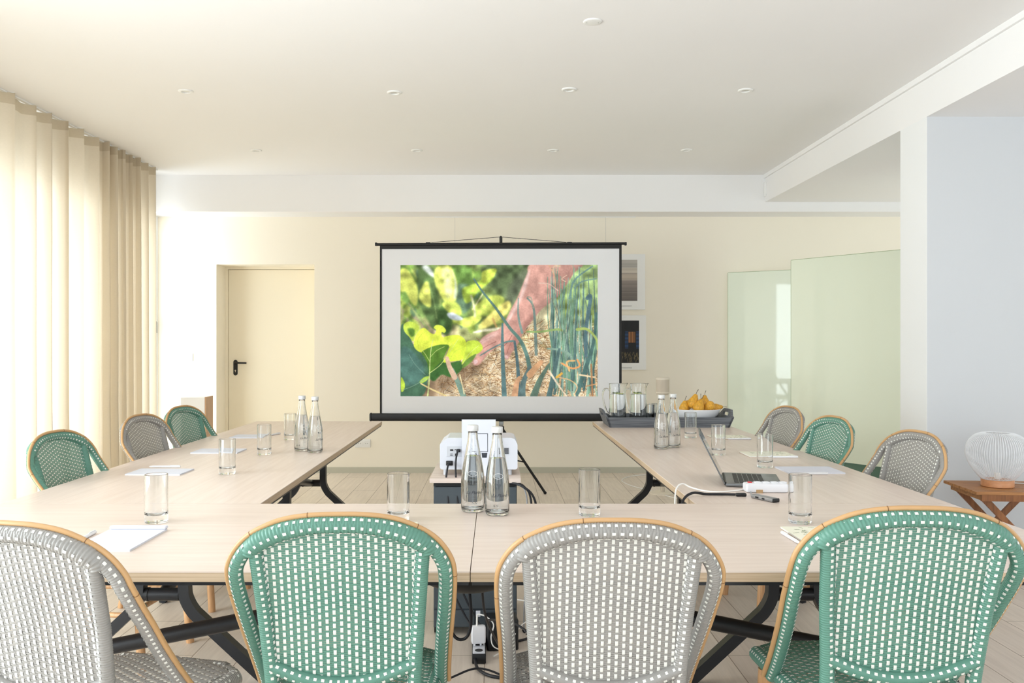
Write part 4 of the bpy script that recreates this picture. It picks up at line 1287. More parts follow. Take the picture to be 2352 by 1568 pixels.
    arm = [(1275, 290), (1650, 290), (1600, 360), (1520, 480), (1460, 560), (1350, 640), (1290, 710), (1230, 780), (1190, 850), (1150, 930), (1110, 985), (1085, 1035), (1062, 1035), (1048, 985), (1040, 930), (985, 950), (920, 1000), (880, 1050), (850, 1082), (815, 1085), (802, 1062), (832, 1010), (868, 960), (856, 910), (880, 868), (940, 830), (1010, 800), (1055, 740), (1100, 650), (1150, 560), (1195, 450), (1230, 370)]
    poly(arm, skin, 2, 1, shd)
    poly([(1250, 330), (1210, 420), (1165, 560), (1110, 660), (1070, 740), (1085, 745), (1135, 660), (1190, 560), (1235, 430)], (238, 206, 196), 4, .7)
    poly([(1290, 700), (1180, 860), (1130, 940), (1060, 1000), (1050, 960), (1120, 860), (1220, 740)], (164, 104, 92), 9, .5)
    for p_, w_ in (([(868, 965), (920, 930), (985, 900)], 5), ([(862, 912), (905, 885), (960, 862)], 4), ([(890, 1000), (940, 960), (1000, 935)], 6), ([(1045, 935), (1080, 900), (1110, 850)], 6), ([(1068, 1000), (1085, 950), (1105, 900)], 4)):
        stroke(p_, w_, (150, 92, 80), .6, 3)
    poly([(808, 1050), (832, 1042), (842, 1060), (820, 1078)], (232, 190, 186), 1)
    poly([(1052, 1012), (1072, 1008), (1080, 1026), (1060, 1034)], (228, 180, 176), 1)
    poly([(860, 895), (930, 850), (1000, 820), (990, 850), (920, 890), (880, 920)], (236, 196, 186), 5, .6)
    # big front leaf
    poly([(235, 800), (290, 815), (340, 930), (420, 1010), (462, 1090), (450, 1210), (400, 1330), (235, 1340)], (72, 112, 84), 2)
    poly([(240, 960), (300, 950), (360, 1010), (420, 1100), (400, 1200), (300, 1250), (240, 1180)], (84, 128, 118), 5, .8)
    poly([(258, 770), (300, 742), (360, 760), (382, 800), (350, 850), (335, 900), (300, 860), (265, 820)], (196, 222, 70), 1)
    poly([(290, 800), (340, 800), (345, 850), (315, 860)], (96, 140, 52), 3)
    poly([(460, 940), (600, 1060), (700, 1050), (720, 1110), (640, 1180), (560, 1160), (500, 1210), (460, 1180), (450, 1080)], (62, 108, 50), 2)
    poly([(338, 925), (360, 840), (415, 792), (468, 830), (500, 840), (515, 810), (496, 790), (520, 768), (565, 778), (592, 810), (580, 832), (558, 826), (560, 858), (600, 880), (640, 925), (600, 945), (520, 940), (460, 955), (410, 985), (365, 970)], (224, 240, 66), 1)
    poly([(400, 985), (455, 950), (540, 925), (615, 930), (592, 985), (560, 1050), (510, 1100), (470, 1140), (445, 1070), (420, 1020)], (88, 134, 44), 1)
    poly([(575, 870), (640, 850), (700, 852), (744, 890), (752, 935), (745, 990), (720, 1040), (640, 1055), (570, 1062), (598, 1000), (620, 945), (640, 920)], (212, 234, 56), 1)
    poly([(752, 905), (800, 890), (850, 900), (882, 950), (850, 990), (800, 1010), (745, 1055), (715, 1080), (730, 1020), (750, 960)], (196, 224, 60), 1)
    poly([(740, 1055), (800, 1010), (830, 1000), (790, 1060), (720, 1110)], (110, 150, 60), 1)
    poly([(240, 1180), (268, 1230), (262, 1280), (240, 1290)], (190, 222, 60), 1)
    poly([(385, 1215), (420, 1180), (465, 1172), (440, 1205), (400, 1228)], (170, 205, 70), 1)
    for p_, w_, c_ in (([(448, 1330), (462, 1180), (466, 1060), (476, 950), (492, 880)], (11, 3), (200, 214, 130)), ([(466, 1060), (430, 1000), (400, 960)], 4, (198, 216, 110)), ([(470, 1020), (520, 970), (580, 940)], 4, (190, 210, 110)),
                       ([(460, 1150), (540, 1090), (580, 1040), (690, 880)], (6, 3), (214, 228, 130)), ([(720, 1080), (770, 1000), (850, 930)], 3, (220, 232, 140)), ([(620, 1050), (660, 980), (740, 940)], 3, (180, 210, 60)),
                       ([(380, 960), (370, 890), (410, 830)], 3, (180, 206, 50)), ([(300, 1000), (350, 1080), (430, 1160)], 4, (120, 160, 140)), ([(250, 1280), (330, 1250), (440, 1190)], 4, (130, 168, 140))):
        stroke(p_, w_, c_, .85, 1.5)
    stroke([(395, 1230), (470, 1270), (590, 1325)], (10, 14), (222, 196, 130), 1, 1)
    # spring onions
    T1, T2, T3, T4 = (84, 120, 112), (104, 150, 118), (138, 172, 150), (70, 100, 98)
    base = [(1660, 1330), (1600, 1330), (1560, 1300), (1700, 1330), (1520, 1330), (1740, 1330), (1480, 1330)]
    for q in range(70):
        bx = rn.uniform(1400, 1790); by = rn.uniform(1050, 1340); tx = bx + rn.uniform(-110, 130) * .8; ty = rn.uniform(290, 800)
        mx = (bx + tx) / 2 + rn.uniform(-40, 40)
        c = np.array([T1, T2, T3, T4][rn.choice(4)]) * rn.uniform(.85, 1.12)
        stroke([(bx, by), (mx, (by + ty) / 2), (tx, ty)], (rn.uniform(8, 22), 4), c, .93, 1.2)
        stroke([(bx - 3, by), (mx - 3, (by + ty) / 2), (tx, ty)], 2.5, (170, 200, 180), .5, 1)
    spec = [([(812, 410), (880, 510), (985, 640), (1090, 790), (1175, 890), (1230, 1020), (1250, 1140)], (12, 34), (92, 128, 116)),
            ([(1160, 560), (1160, 700), (1190, 830)], (8, 22), (122, 148, 138)), ([(1035, 760), (1035, 900), (1040, 1100), (1050, 1330)], (14, 40), (88, 122, 122)),
            ([(1130, 900), (1150, 1040), (1160, 1200), (1150, 1330)], (18, 34), (80, 108, 112)), ([(1230, 560), (1275, 620), (1290, 760), (1300, 1000)], (12, 24), (112, 134, 124)),
            ([(860, 1010), (960, 950), (1060, 905), (1120, 895)], (8, 15), (106, 134, 128)), ([(640, 1120), (690, 1230), (730, 1330)], (30, 46), (116, 146, 128)),
            ([(1230, 822), (1340, 822), (1460, 805), (1500, 812)], (14, 18), (140, 170, 96)), ([(1390, 955), (1480, 965), (1560, 1000), (1580, 1050)], (14, 20), (128, 160, 140)),
            ([(1400, 1080), (1330, 1200), (1280, 1330)], (20, 60), (96, 122, 104)), ([(1250, 1100), (1200, 1220), (1190, 1330)], (26, 56), (92, 118, 116)), ([(1480, 960), (1450, 1100), (1400, 1330)], (18, 44), (82, 112, 110)),
            ([(1700, 560), (1725, 560), (1690, 800), (1690, 1010)], (30, 26), (86, 118, 124)), ([(1770, 680), (1750, 900), (1690, 1100), (1620, 1300)], (18, 40), (76, 112, 106)), ([(1560, 560), (1600, 420), (1740, 310)], (16, 10), (104, 140, 130)),
            ([(1620, 805), (1700, 805), (1770, 880), (1780, 960)], (22, 14), (168, 190, 96)), ([(1600, 480), (1660, 430), (1770, 408)], (14, 8), (110, 146, 130)), ([(1420, 560), (1470, 700), (1500, 820)], (4, 6), (120, 120, 90))]
    for p_, w_, c_ in spec: stroke(p_, w_, c_, .96, 2.0)
    for p_, w_, c_ in (([(1400, 300), (1440, 380), (1450, 470)], 9, (214, 160, 124)), ([(1430, 360), (1440, 310), (1490, 310)], 6, (206, 190, 150)), ([(1320, 442), (1400, 450), (1470, 500)], 8, (216, 178, 160)), ([(1540, 380), (1500, 410), (1530, 430)], 5, (226, 190, 160)),
                       ([(600, 1030), (620, 1100), (660, 1180)], (30, 44), (206, 170, 140)), ([(1130, 1330), (1150, 1220), (1170, 1180)], (50, 20), (206, 154, 112)), ([(1250, 1160), (1300, 1100), (1340, 1060)], (52, 30), (212, 158, 110)),
                       ([(1500, 1070), (1580, 1110), (1640, 1090), (1620, 1040)], (14, 12), (226, 150, 86)), ([(1560, 1130), (1540, 1060), (1600, 1050)], 13, (222, 176, 110)), ([(1470, 1180), (1560, 1200), (1620, 1250), (1600, 1310)], 7, (226, 176, 120)),
                       ([(1640, 1160), (1760, 1180)], 13, (236, 206, 160)), ([(1400, 1130), (1480, 1250), (1540, 1330)], (16, 10), (236, 214, 180)), ([(1460, 1180), (1500, 1150)], 18, (240, 176, 60)), ([(700, 1160), (720, 1240), (735, 1310)], 8, (236, 216, 160)),
                       ([(1230, 550), (1260, 560), (1280, 640)], 8, (150, 150, 130)), ([(1730, 1080), (1740, 1330)], (14, 20), (176, 120, 76)), ([(1690, 1250), (1780, 1230)], 10, (206, 150, 100))):
        stroke(p_, w_, c_, .92, 2.5)
    img[:] = img * (.88 + .26 * n2)[..., None]
    img2 = img.reshape(H, S, W, S, 3).mean((1, 3))
    fine = noise(5).reshape(H, S, W, S).mean((1, 3))
    img2 = img2 * (.95 + .1 * fine)[..., None]
    g = img2.mean(2, keepdims=True); img2 = g + (img2 - g) * .86; img2 = np.clip((img2 - 128) * 1.04 + 140, 0, 255) / 255
    return np.where(img2 <= .04045, img2 / 12.92, ((img2 + .055) / 1.055) ** 2.4)
pic = paint(); PH, PW = pic.shape[:2]
gx = np.linspace(P0(919, 0)[0], P0(1372.5, 0)[0], PW + 1) - cxs; gz = np.linspace(P0(0, 608)[2], P0(0, 910)[2], PH + 1)
V = np.stack([np.tile(gx, PH + 1), np.full((PH + 1) * (PW + 1), .0110), np.repeat(gz, PW + 1)], 1)
ii = (np.arange(PH)[:, None] * (PW + 1) + np.arange(PW)[None]).ravel()
Fc = np.stack([ii, ii + PW + 1, ii + PW + 2, ii + 1], 1)
me = bpy.data.meshes.new('projected_picture'); me.from_pydata(V.tolist(), [], Fc.tolist())
at = me.attributes.new('picture', 'FLOAT_COLOR', 'CORNER')
cc = np.concatenate([pic.reshape(-1, 3), np.ones((PH * PW, 1))], 1)
at.data.foreach_set('color', np.repeat(cc, 4, 0).ravel())
me.materials.append(emit_attr_mat('picture_light', 'picture', 2 ** -EXPO))
po = bpy.data.objects.new('projected_picture', me); C.objects.link(po); po.parent = scn

# ------------------------------------------------------------------ projector stand
PY = 3.85
cab = thing('drawer_pedestal', 'slate grey drawer unit under the projector', 'drawer unit', (-.091, PY + .25, 0))
cw = .183
MB().box(-cw, cw, -.248, .25, .035, .655).build('body', M['cabinet'], cab, smooth=False)
for a, b, c, d in ((-cw + .002, cw - .002, .118, .652), (-cw + .002, -.002, .04, .112), (.002, cw - .002, .04, .112)):
    MB().box(a, b, -.256, -.2485, c, d, bev=.002).build('drawer_front', M['cabinet'], cab, smooth=False)
MB().box(-cw + .01, cw - .01, -.2495, -.2485, .6525, .6549).build('shadow_gap', M['cabinet_dark'], cab, smooth=False)
MB().box(-cw, cw, -.256, .25, .656, .672).build('top_panel', M['cabinet_dark'], cab, smooth=False)
for s in (-1, 1):
    for t_ in (-1, 1):
        MB().tube([(s * (cw - .012) - .011, t_ * .21, .020), (s * (cw - .012) + .011, t_ * .21, .020)], .020, 14).build('castor', M['blackp'], cab)
bdm = MB().box(-.197, .203, -.27, .24, .0, .020, bev=.001).build('board_shelf', M['board'], None, smooth=False)
bdm.name = 'wooden_board'; bdm.location = (-.0935, PY + .25, .672); tag(bdm, 'pale wooden board on top of the slate drawer unit', 'board')
BZ = .6925
pj = thing('projector', 'white projector standing on the pale board, back panel to the camera', 'projector', (-.077, PY + .17, BZ))
w2 = .174; zb0, zt_ = .026, .168
pf = [(-w2, zb0 + .010), (-w2 + .003, zb0 + .003), (-w2 + .010, zb0), (w2 - .010, zb0), (w2 - .003, zb0 + .003), (w2, zb0 + .010), (w2, zt_ - .03), (w2 - .012, zt_ - .006), (w2 - .03, zt_), (-w2 + .036, zt_), (-w2 + .006, zt_ - .022), (-w2, zt_ - .03)]
MB().prism(pf, -.1, .13).build('housing', M['proj'], pj, angle=25)
MB().box(-w2 + .03, -.035, -.1025, -.0995, .085, .130, bev=.001).build('port_panel', M['proj_grey'], pj, smooth=False)
for a, b, c, d, m_ in ((-.128, -.114, .110, .117, 'blackp'), (-.108, -.100, .114, .117, 'blackp'), (-.128, -.116, .094, .0965, 'dark_hole'), (-.128, -.116, .088, .0905, 'dark_hole'), (-.106, -.095, .086, .098, 'blackp')):
    MB().box(a, b, -.1035, -.1022, c, d).build('port', M[m_], pj, smooth=False)
MB().box(-.146, -.116, -.106, -.0995, .044, .066, bev=.002).build('power_inlet', M['blackp'], pj)
MB().box(-.142, -.122, -.128, -.1055, .047, .062, bev=.003).build('power_plug', M['blackp'], pj)
MB().box(-.099, -.082, -.128, -.1030, .106, .119, bev=.003).build('video_plug', M['blackp'], pj)
for k in range(5): MB().box(.114, .134, -.1025, -.0998, .096 + k * .0058, .0995 + k * .0058).build('vent_slot', M['dark_hole'], pj, smooth=False)
for x, y in ((-.15, -.08), (.14, -.08), (0, .1)):
    MB().lathe([(.009, 0), (.009, .024), (.006, .027)], (x, y, 0), 14).build('foot', M['proj_grey'], pj)
MB().lathe([(.032, 0), (.036, .01), (.036, .03), (.03, .031), (.028, .02), (0, .018)], seg=24).xform(Matrix.Translation((-.06, .13, .10)) @ Matrix.Rotation(-PI / 2, 4, 'X')).build('lens', M['blackp'], pj)
for a, b, tgt in ((-.132, .054, (-.135, -.20, -.25)), (-.0905, .1125, (-.085, -.19, -.25))):
    MB().tube([(a, -.128, b), (a - .004, -.15, b - .008), (a - .010, -.158, b - .05), (a - .008, -.160, -.02), (a, -.18, -.12), tgt, (a + .01, -.20, -.45), (a + .08, -.22, -.60), (a + .14, -.26, -.667)], .0042, 10, sub=6).build('cable', M['cable_black'], pj)
cd = thing('card_display', 'upright white card with an empty dark outline leaning on the projector', 'card', (-.077, PY + .048, BZ), 0)
MB().box(-.075, .076, -.0015, .0015, 0, .252).build('card', M['paper'], cd, smooth=False)
fm = MB(); fx0, fx1, fz0, fz1, t_ = -.042, .041, .108, .190, .0022
fm.box(fx0, fx1, -.0022, -.0016, fz0, fz0 + t_).box(fx0, fx1, -.0022, -.0016, fz1 - t_, fz1).box(fx0, fx0 + t_, -.0022, -.0016, fz0 + t_, fz1 - t_).box(fx1 - t_, fx1, -.0022, -.0016, fz0 + t_, fz1 - t_)
fm.build('printed_frame', M['ink'], cd, smooth=False)
MB().prism([(.016, .082), (.036, .082), (.039, .1035), (.013, .1035)], -.0022, -.0016).build('printed_tab', M['ink'], cd, smooth=False)

# cables hanging beside the drawer unit
def cable(label, pts, r, m_, name='cable', sub=8):
    P = np.array(pts, float); o0 = P[0].copy(); o0[2] = 0
    o = MB().tube(P - o0, r, 10, sub=sub).build(name, M[m_]); o.location = o0
    return tag(o, label, 'cable')
cable('thick black cable looping from the board down the right of the drawer unit', [(.045, 3.86, .668), (.11, 3.80, .665), (.17, 3.79, .60), (.185, 3.80, .40), (.18, 3.82, .1), (.15, 3.80, .012), (.05, 3.72, .010), (.0, 3.66, .008)], .0052, 'cable_black')
cable('black cable falling straight beside the drawer unit, left of the thick one', [(.06, 3.87, .667), (.12, 3.83, .66), (.155, 3.82, .58), (.15, 3.83, .3), (.14, 3.85, .02), (.12, 3.9, .007)], .0045, 'cable_black')
cable('grey cable among the black ones at the right of the drawer unit', [(.05, 3.85, .668), (.10, 3.82, .667), (.135, 3.82, .60), (.13, 3.84, .3), (.125, 3.87, .02), (.16, 4.0, .006)], .0032, 'cable_grey')
cable('thin white cable in a curl right of the drawer unit near the floor', [(.09, 3.70, .2), (.13, 3.70, .19), (.15, 3.70, .15), (.13, 3.70, .11), (.10, 3.68, .09), (.04, 3.60, .03), (-.01, 3.56, .01)], .0025, 'cable_white')
cable('black cable hanging in a loop under the seam of the front tables', [(-.075, 2.45, .60), (-.070, 2.46, .52), (-.074, 2.47, .47), (-.09, 2.48, .445), (-.115, 2.48, .45), (-.14, 2.48, .50), (-.15, 2.47, .60)], .0045, 'cable_black')
cable('thin blue black cable running from under the table to the floor socket block', [(-.04, 2.47, .60), (-.03, 2.60, .47), (.01, 2.85, .30), (.05, 3.05, .18), (.10, 3.1, .12), (.16, 3.2, .05)], .0038, 'cable_black')
cable('black cable arching from the floor sockets past the grey chair', [(-.03, 3.3, .24), (.03, 3.2, .27), (.10, 3.1, .27), (.17, 3.05, .20), (.20, 3.05, .1), (.22, 3.1, .01), (.25, 3.3, .006)], .0042, 'cable_black')
cable('blue black lead lying across the socket block under the table', [(-.28, 3.2, .03), (-.18, 3.2, .055), (-.08, 3.25, .075), (.0, 3.25, .06), (.08, 3.2, .03), (.16, 3.15, .006)], .0040, 'cable_black')
cable('thick black mains lead curving over the floor from the socket block', [(-.083, 3.50, .02), (-.07, 3.42, .012), (-.02, 3.36, .007), (.06, 3.34, .007), (.2, 3.36, .007), (.5, 3.5, .007)], .0062, 'cable_black')
cable('pale cable lying in a loop on the floor by the back wall', [(1.75, 8.5, .004), (1.5, 8.55, .004), (1.30, 8.45, .004), (1.18, 8.2, .004), (1.22, 7.9, .004), (1.35, 7.6, .004), (1.5, 7.2, .004), (1.56, 7.0, .004)], .0042, 'cable_white')
sb = thing('socket_block', 'black socket block on the floor with a grey top', 'socket block', (-.070, 3.60, 0), .02)
MB().box(-.028, .028, -.10, .16, .0, .040, bev=.004).build('block_body', M['blackp'], sb)
MB().box(-.025, .025, -.097, .157, .040, .0455, bev=.002).build('block_top', M['proj_grey'], sb)
for k in range(3): MB().lathe([(.0165, .045), (.0165, .0462), (0, .0462)], (0, -.07 + k * .07, 0), 20, cap=False).build('socket_hole', M['dark_hole'], sb)
ad = thing('power_adapter', 'white cube power adapter plugged into the floor socket block', 'power adapter', (-.072, 3.585, .046), .15)
MB().box(-.029, .029, -.014, .016, .010, .082, bev=.006).build('adapter_body', M['strip_white'], ad)
MB().tube([(-.015, 0, 0), (-.015, 0, .012)], .004, 8).tube([(.010, 0, 0), (.010, 0, .012)], .004, 8).build('prongs', M['strip_white'], ad)
MB().tube([(-.006, 0, .080), (-.005, 0, .12), (.0, 0, .128), (.03, -.01, .12), (.06, -.02, .09), (.05, -.02, .04), (.06, -.02, .0), (.10, -.02, -.02)], [.004, .0035, .0025, .0025, .0025], 10, sub=6).build('adapter_lead', M['cable_white'], ad)
MB().box(-.010, .008, -.001, .001, .118, .142).build('adapter_tag', M['paper'], ad, smooth=False)
hbx = thing('router_box', 'flat black box on the floor behind the white adapter', 'box', (.02, 3.70, 0), .1)
MB().box(-.06, .07, -.05, .06, 0, .13, bev=.006).build('box_body', M['blackp'], hbx)
MB().box(-.05, .06, -.0515, -.0495, .02, .11).build('box_face', M['cabinet_dark'], hbx, smooth=False)
# dark cable sling under the seam of the front tables
sl = thing('cable_basket', 'dark rounded cable basket hanging under the front table seam', 'cable basket', (-.075, 2.42, TZ - TT - .009))
prof = [(.17 * math.sin(a), -.10 * math.cos(a)) for a in np.linspace(.02, PI / 2, 10)]
MB().lathe(prof + [(.172, 0), (.165, 0)] + [(.163 * math.sin(a), -.094 * math.cos(a)) for a in np.linspace(PI / 2, .02, 10)], seg=36, sy=.7, cap=False).build('basket_shell', M['blackp'], sl, angle=60)
MB().box(-.2, .2, -.012, .012, -.004, 0.0).build('basket_bracket', M['black'], sl, smooth=False)

# ------------------------------------------------------------------ back wall details
def frame_pic(label, px0, px1, py0, py1, ax1, ay0, ay1, kind):
    X0, _, Z1 = PT(px0, py0, YB); X1, _, Z0 = PT(px1, py1, YB)
    cxm = (X0 + X1) / 2
    t = thing('framed_print', label, 'picture', (cxm, YB - .0005, Z0), 0, 'framed prints right of the screen')
    h = Z1 - Z0; hw_ = (X1 - X0) / 2
    MB().box(-hw_, hw_, -.022, 0, 0, h, bev=.001).build('mount', M['frame_white'], t, smooth=False)
    a1 = PT(ax1, 0, YB)[0] - cxm; z1 = PT(0, ay0, YB)[2] - Z0; z0 = PT(0, ay1, YB)[2] - Z0; a0 = -a1
    n, m_ = 60, 90; rn = np.random.RandomState(5 if kind == 'sea' else 6)
    A = np.zeros((m_, n, 3))
    for j in range(m_):
        for i in range(n):
            u, v_ = i / n, j / m_
            if kind == 'sea':
                if v_ < .20: c = np.array([176, 172, 166.]) * (1 - .1 * v_)
                elif v_ < .33: c = np.array([196, 188, 176.])
                elif v_ < .34: c = np.array([120, 112, 106.])
                elif v_ < .5: c = np.array([186, 174, 160.]) * (1 - .6 * (v_ - .34))
                else: c = np.array([140, 130, 124.]) * (1 - .55 * (v_ - .5))
            else:
                c = np.array([12, 13, 17.])
                if .26 < v_ < .52 and .62 < u < .86: c = np.array([150, 100, 60.]) * (.7 + .3 * ((i // 3) % 2))
                if .25 < v_ < .66 and (.5 < u < .62 or u > .89): c = np.array([30, 60, 100.]) * (.7 + .3 * ((j // 4) % 2))
                if v_ > .76: c = np.array([22, 20, 16.])
            A[j, i] = c
        if kind == 'sea': A[j] *= 1 + .05 * rn.randn()
    if kind != 'sea':
        for q in range(60):
            x, y = rn.uniform(0, n), rn.uniform(.78 * m_, m_); dx = rn.uniform(-.5, .5)
            for s in range(9):
                jj, ii_ = int(y - s), int(x + dx * s)
                if 0 <= jj < m_ and 0 <= ii_ < n and jj > .74 * m_: A[jj, ii_] = (96, 84, 58)
    A = np.clip(A, 0, 255) / 255; A = np.where(A <= .04045, A / 12.92, ((A + .055) / 1.055) ** 2.4)
    gx_ = np.linspace(a0, a1, n + 1); gz_ = np.linspace(z1, z0, m_ + 1)
    V_ = np.stack([np.tile(gx_, m_ + 1), np.full((m_ + 1) * (n + 1), -.0225), np.repeat(gz_, n + 1)], 1)
    k_ = (np.arange(m_)[:, None] * (n + 1) + np.arange(n)[None]).ravel()
    me_ = bpy.data.meshes.new('print_art'); me_.from_pydata(V_.tolist(), [], np.stack([k_, k_ + n + 1, k_ + n + 2, k_ + 1], 1).tolist())
    a_ = me_.attributes.new('art', 'FLOAT_COLOR', 'CORNER')
    a_.data.foreach_set('color', np.repeat(np.concatenate([A.reshape(-1, 3), np.ones((m_ * n, 1))], 1), 4, 0).ravel())
    me_.materials.append(M_ART); o = bpy.data.objects.new('print_art', me_); C.objects.link(o); o.parent = t
    cp = MB(); xx_ = -.05
    rn2 = random.Random(2)
    while xx_ < .07: w_ = rn2.uniform(.004, .011); cp.box(xx_, xx_ + w_, -.0226, -.0222, z0 - .052, z0 - .048); xx_ += w_ + .002
    cp.build('caption_line', M['ink'], t, smooth=False)
M_ART = attr_mat('print_ink', 'art')
frame_pic('framed print of a grey sea at dusk, upper one right of the screen', 1384, 1481, 584, 711, 1463, 597, 691, 'sea')
frame_pic('framed print of a dark house with blue shutters, lower one right of the screen', 1384, 1483, 724, 849, 1467, 736, 833, 'night')
rl = thing('picture_rail', 'thin white picture rail with two hanging lines above the screen', 'picture rail', PT(1230, 498, YB))
r0 = (998 - 1230) / F * YB; r1 = (1460 - 1230) / F * YB
MB().box(r0, r1, -.012, 0, -.006, .006).build('rail', M['frame_white'], rl, smooth=False)
for q in (1045, 1391):
    X = (q - 1230) / F * YB; MB().tube([(X, -.010, 0), (X, -.010, -.30)], .0008, 5).build('hanging_line', M['cable_grey'], rl)
so = thing('wall_socket', 'white double wall socket low on the back wall left of the screen', 'wall socket', PT(834.5, 1018, YB))
MB().box(-.083, .072, -.010, 0, -.040, .042, bev=.003).build('socket_plate', M['frame_white'], so)
for q in (-.035, .035):
    MB().lathe([(.0285, 0), (.0285, .003), (.0265, .0035), (.0255, -.0), (0, -.0005)], seg=28, cap=False).xform(Matrix.Translation((q, -.010, 0)) @ Matrix.Rotation(PI / 2, 4, 'X')).build('socket_ring', M['frame_white'], so)
    for s in (-1, 1): MB().lathe([(.0028, 0), (.0028, .001)], seg=10).xform(Matrix.Translation((q + s * .0095, -.0103, 0)) @ Matrix.Rotation(PI / 2, 4, 'X')).build('pin_hole', M['dark_hole'], so)
sw = thing('light_switch', 'faint white switch plate on the back wall beside the door', 'light switch', PT(424, 820, YB))
MB().box(-.085, .085, -.009, 0, -.04, .04, bev=.003).build('switch_plate', M['frame_white'], sw)
for k in (-1, 1): MB().box(k * .042 - .03, k * .042 + .03, -.013, -.009, -.03, .03, bev=.002).build('rocker', M['frame_white'], sw)
sn = thing('motion_sensor', 'small white sensor box on the bulkhead where the beam meets it', 'sensor', (PT(1760, 436, 8.36)[0], 8.36, PT(1760, 436, 8.36)[2]))
MB().box(-.028, .026, -.045, 0, -.068, .072, bev=.008).build('sensor_body', M['frame_white'], sn)
MB().box(-.014, .014, -.047, -.043, -.06, -.045, bev=.002).build('sensor_window', M['proj_grey'], sn)

# white stand by the door
pd = thing('display_plinth', 'white plinth with a tan wooden side beside the door', 'plinth', (PT(459, 910, 7.45)[0], 7.47, 0))
MB().box(-.135, .068, -.10, .08, 0, .83, bev=.004).build('plinth_body', M['pedestal'], pd)
MB().box(.0685, .080, -.10, .08, 0, .835).build('wooden_side', M['pedestal_wood'], pd, smooth=False)

# speaker on its stand
sp = thing('speaker', 'beige column speaker on a slim stand behind the tray', 'speaker', (PT(1522, 0, 7.5)[0], 7.5, 0))
MB().lathe([(.11, 0), (.11, .010), (.02, .016)], seg=36).build('stand_base', M['speaker_rim'], sp)
MB().tube([(0, 0, .012), (0, 0, .845)], .017, 18).build('stand_pole', M['speaker'], sp)
zs = PT(0, 904, 7.5)[2]
MB().lathe([(.045, zs - .012), (.05, zs - .002), (.0, zs - .001)], seg=30, cap=False).build('stand_plate', M['speaker_rim'], sp)
MB().lathe([(.0, zs), (.052, zs), (.057, zs + .006), (.057, zs + .016)], seg=36, cap=False).build('speaker_bottom', M['speaker_rim'], sp, angle=50)
MB().lathe([(.0565, zs + .016), (.0565, zs + .122)], seg=36).build('speaker_grille', M['speaker'], sp)
MB().lathe([(.057, zs + .122), (.057, zs + .134), (.053, zs + .139), (0, zs + .139)], seg=36, cap=False).build('speaker_top', M['speaker_rim'], sp, angle=50)

# glass boards in the right-hand recess
def board(label, A, B, z0, z1, th, feet=True):
    ax, ay = A; bx, by = B; L = math.hypot(bx - ax, by - ay); an = math.atan2(by - ay, bx - ax)
    t = thing('glass_board', label, 'glass board', (ax, ay, 0), an, 'pale green glass boards')
    MB().box(0, L, -th / 2, th / 2, z0, z1).build('glass_panel', M['gglass'], t, smooth=False)
    e = MB().box(0, L, -th / 2 - .0005, th / 2 + .0005, z1, z1 + .004).box(-.004, 0, -th / 2, th / 2, z0, z1)
    e.build('panel_edge', M['gedge'], t, smooth=False)
    MB().box(.0, L, .012, .03, .02, z0, ).build('lower_panel', M['gdark'], t, smooth=False)
    for q in (.08, L - .08):
        MB().box(q - .02, q + .02, -.16, .2, 0, .018).box(q - .02, q + .02, .012, .03, .018, z0 + .2).build('foot', M['grey_metal'], t, smooth=False)
X1, Y1 = 2.51, 7.43
board('large pale green glass board right of the far table, in front of a second one', (X1, Y1), (3.42, 6.05), .335, 1.99, .010)
board('narrower pale green glass board behind the large one, close to the back wall', (2.27, 8.55), (3.10, 8.02), .335, 1.975, .010)

# globe lamp on a folding side table
LY = 4.80; LX = PT(2291, 0, LY)[0]; SZ = .500
stb = thing('folding_side_table', 'small slatted teak side table with crossed legs by the right wall', 'side table', (2.815, 4.80, 0), -.07)
hwt, hdt = .265, .20
for k in range(6):
    y0 = -hdt + k * (2 * hdt / 6) + .002
    MB().box(-hwt, hwt, y0, y0 + 2 * hdt / 6 - .006, SZ - .016, SZ, bev=.002).build('slat', M['teak'], stb, smooth=False)
for s in (-1, 1):
    MB().box(s * (hwt - .045) - .012, s * (hwt - .045) + .012, -hdt + .02, hdt - .02, SZ - .048, SZ - .016).build('side_rail', M['teak'], stb, smooth=False)
MB().box(-hwt + .03, hwt - .03, -hdt + .004, -hdt + .022, SZ - .050, SZ - .016).build('front_rail', M['teakd'], stb, smooth=False)
for s in (-1, 1):
    for y, o_ in ((-hdt + .045, 0), (hdt - .045, .018)):
        d = np.array([-s * .42, 0, SZ - .05]); d = d / np.linalg.norm(d)
        a0_, a1_ = np.array([s * .20, y + (o_ if s > 0 else -o_), SZ - .045]), np.array([-s * .22, y + (o_ if s > 0 else -o_), 0.0])
        nrm_ = np.array([-(a1_ - a0_)[2], 0, (a1_ - a0_)[0]]); nrm_ /= np.linalg.norm(nrm_); nrm_ *= .017
        yy2 = .009 + (.009 if s > 0 else 0)
        yo_ = (.0195 if s > 0 else 0)
        v = []
        for p in (a0_, a1_):
            for du in (-1, 1):
                for dy in (0, .018):
                    q = p + nrm_ * du + np.array([0, dy + yo_, 0]); q[2] = max(0, min(SZ - .017, q[2])); v.append(q)
        MB().add(v, [(0, 1, 3, 2), (6, 7, 5, 4), (0, 4, 5, 1), (2, 3, 7, 6), (0, 2, 6, 4), (1, 5, 7, 3)]).build('leg', M['teakd'], stb, smooth=False)
MB().tube([(-.18, -.16, .09), (-.18, .16, .09)], .009, 10).tube([(.18, -.16, .09), (.18, .16, .09)], .009, 10).build('cross_dowel', M['teakd'], stb)
lm = thing('wire_globe_lamp', 'white wire globe table lamp on a round copper coloured base', 'lamp', (LX, LY, SZ))
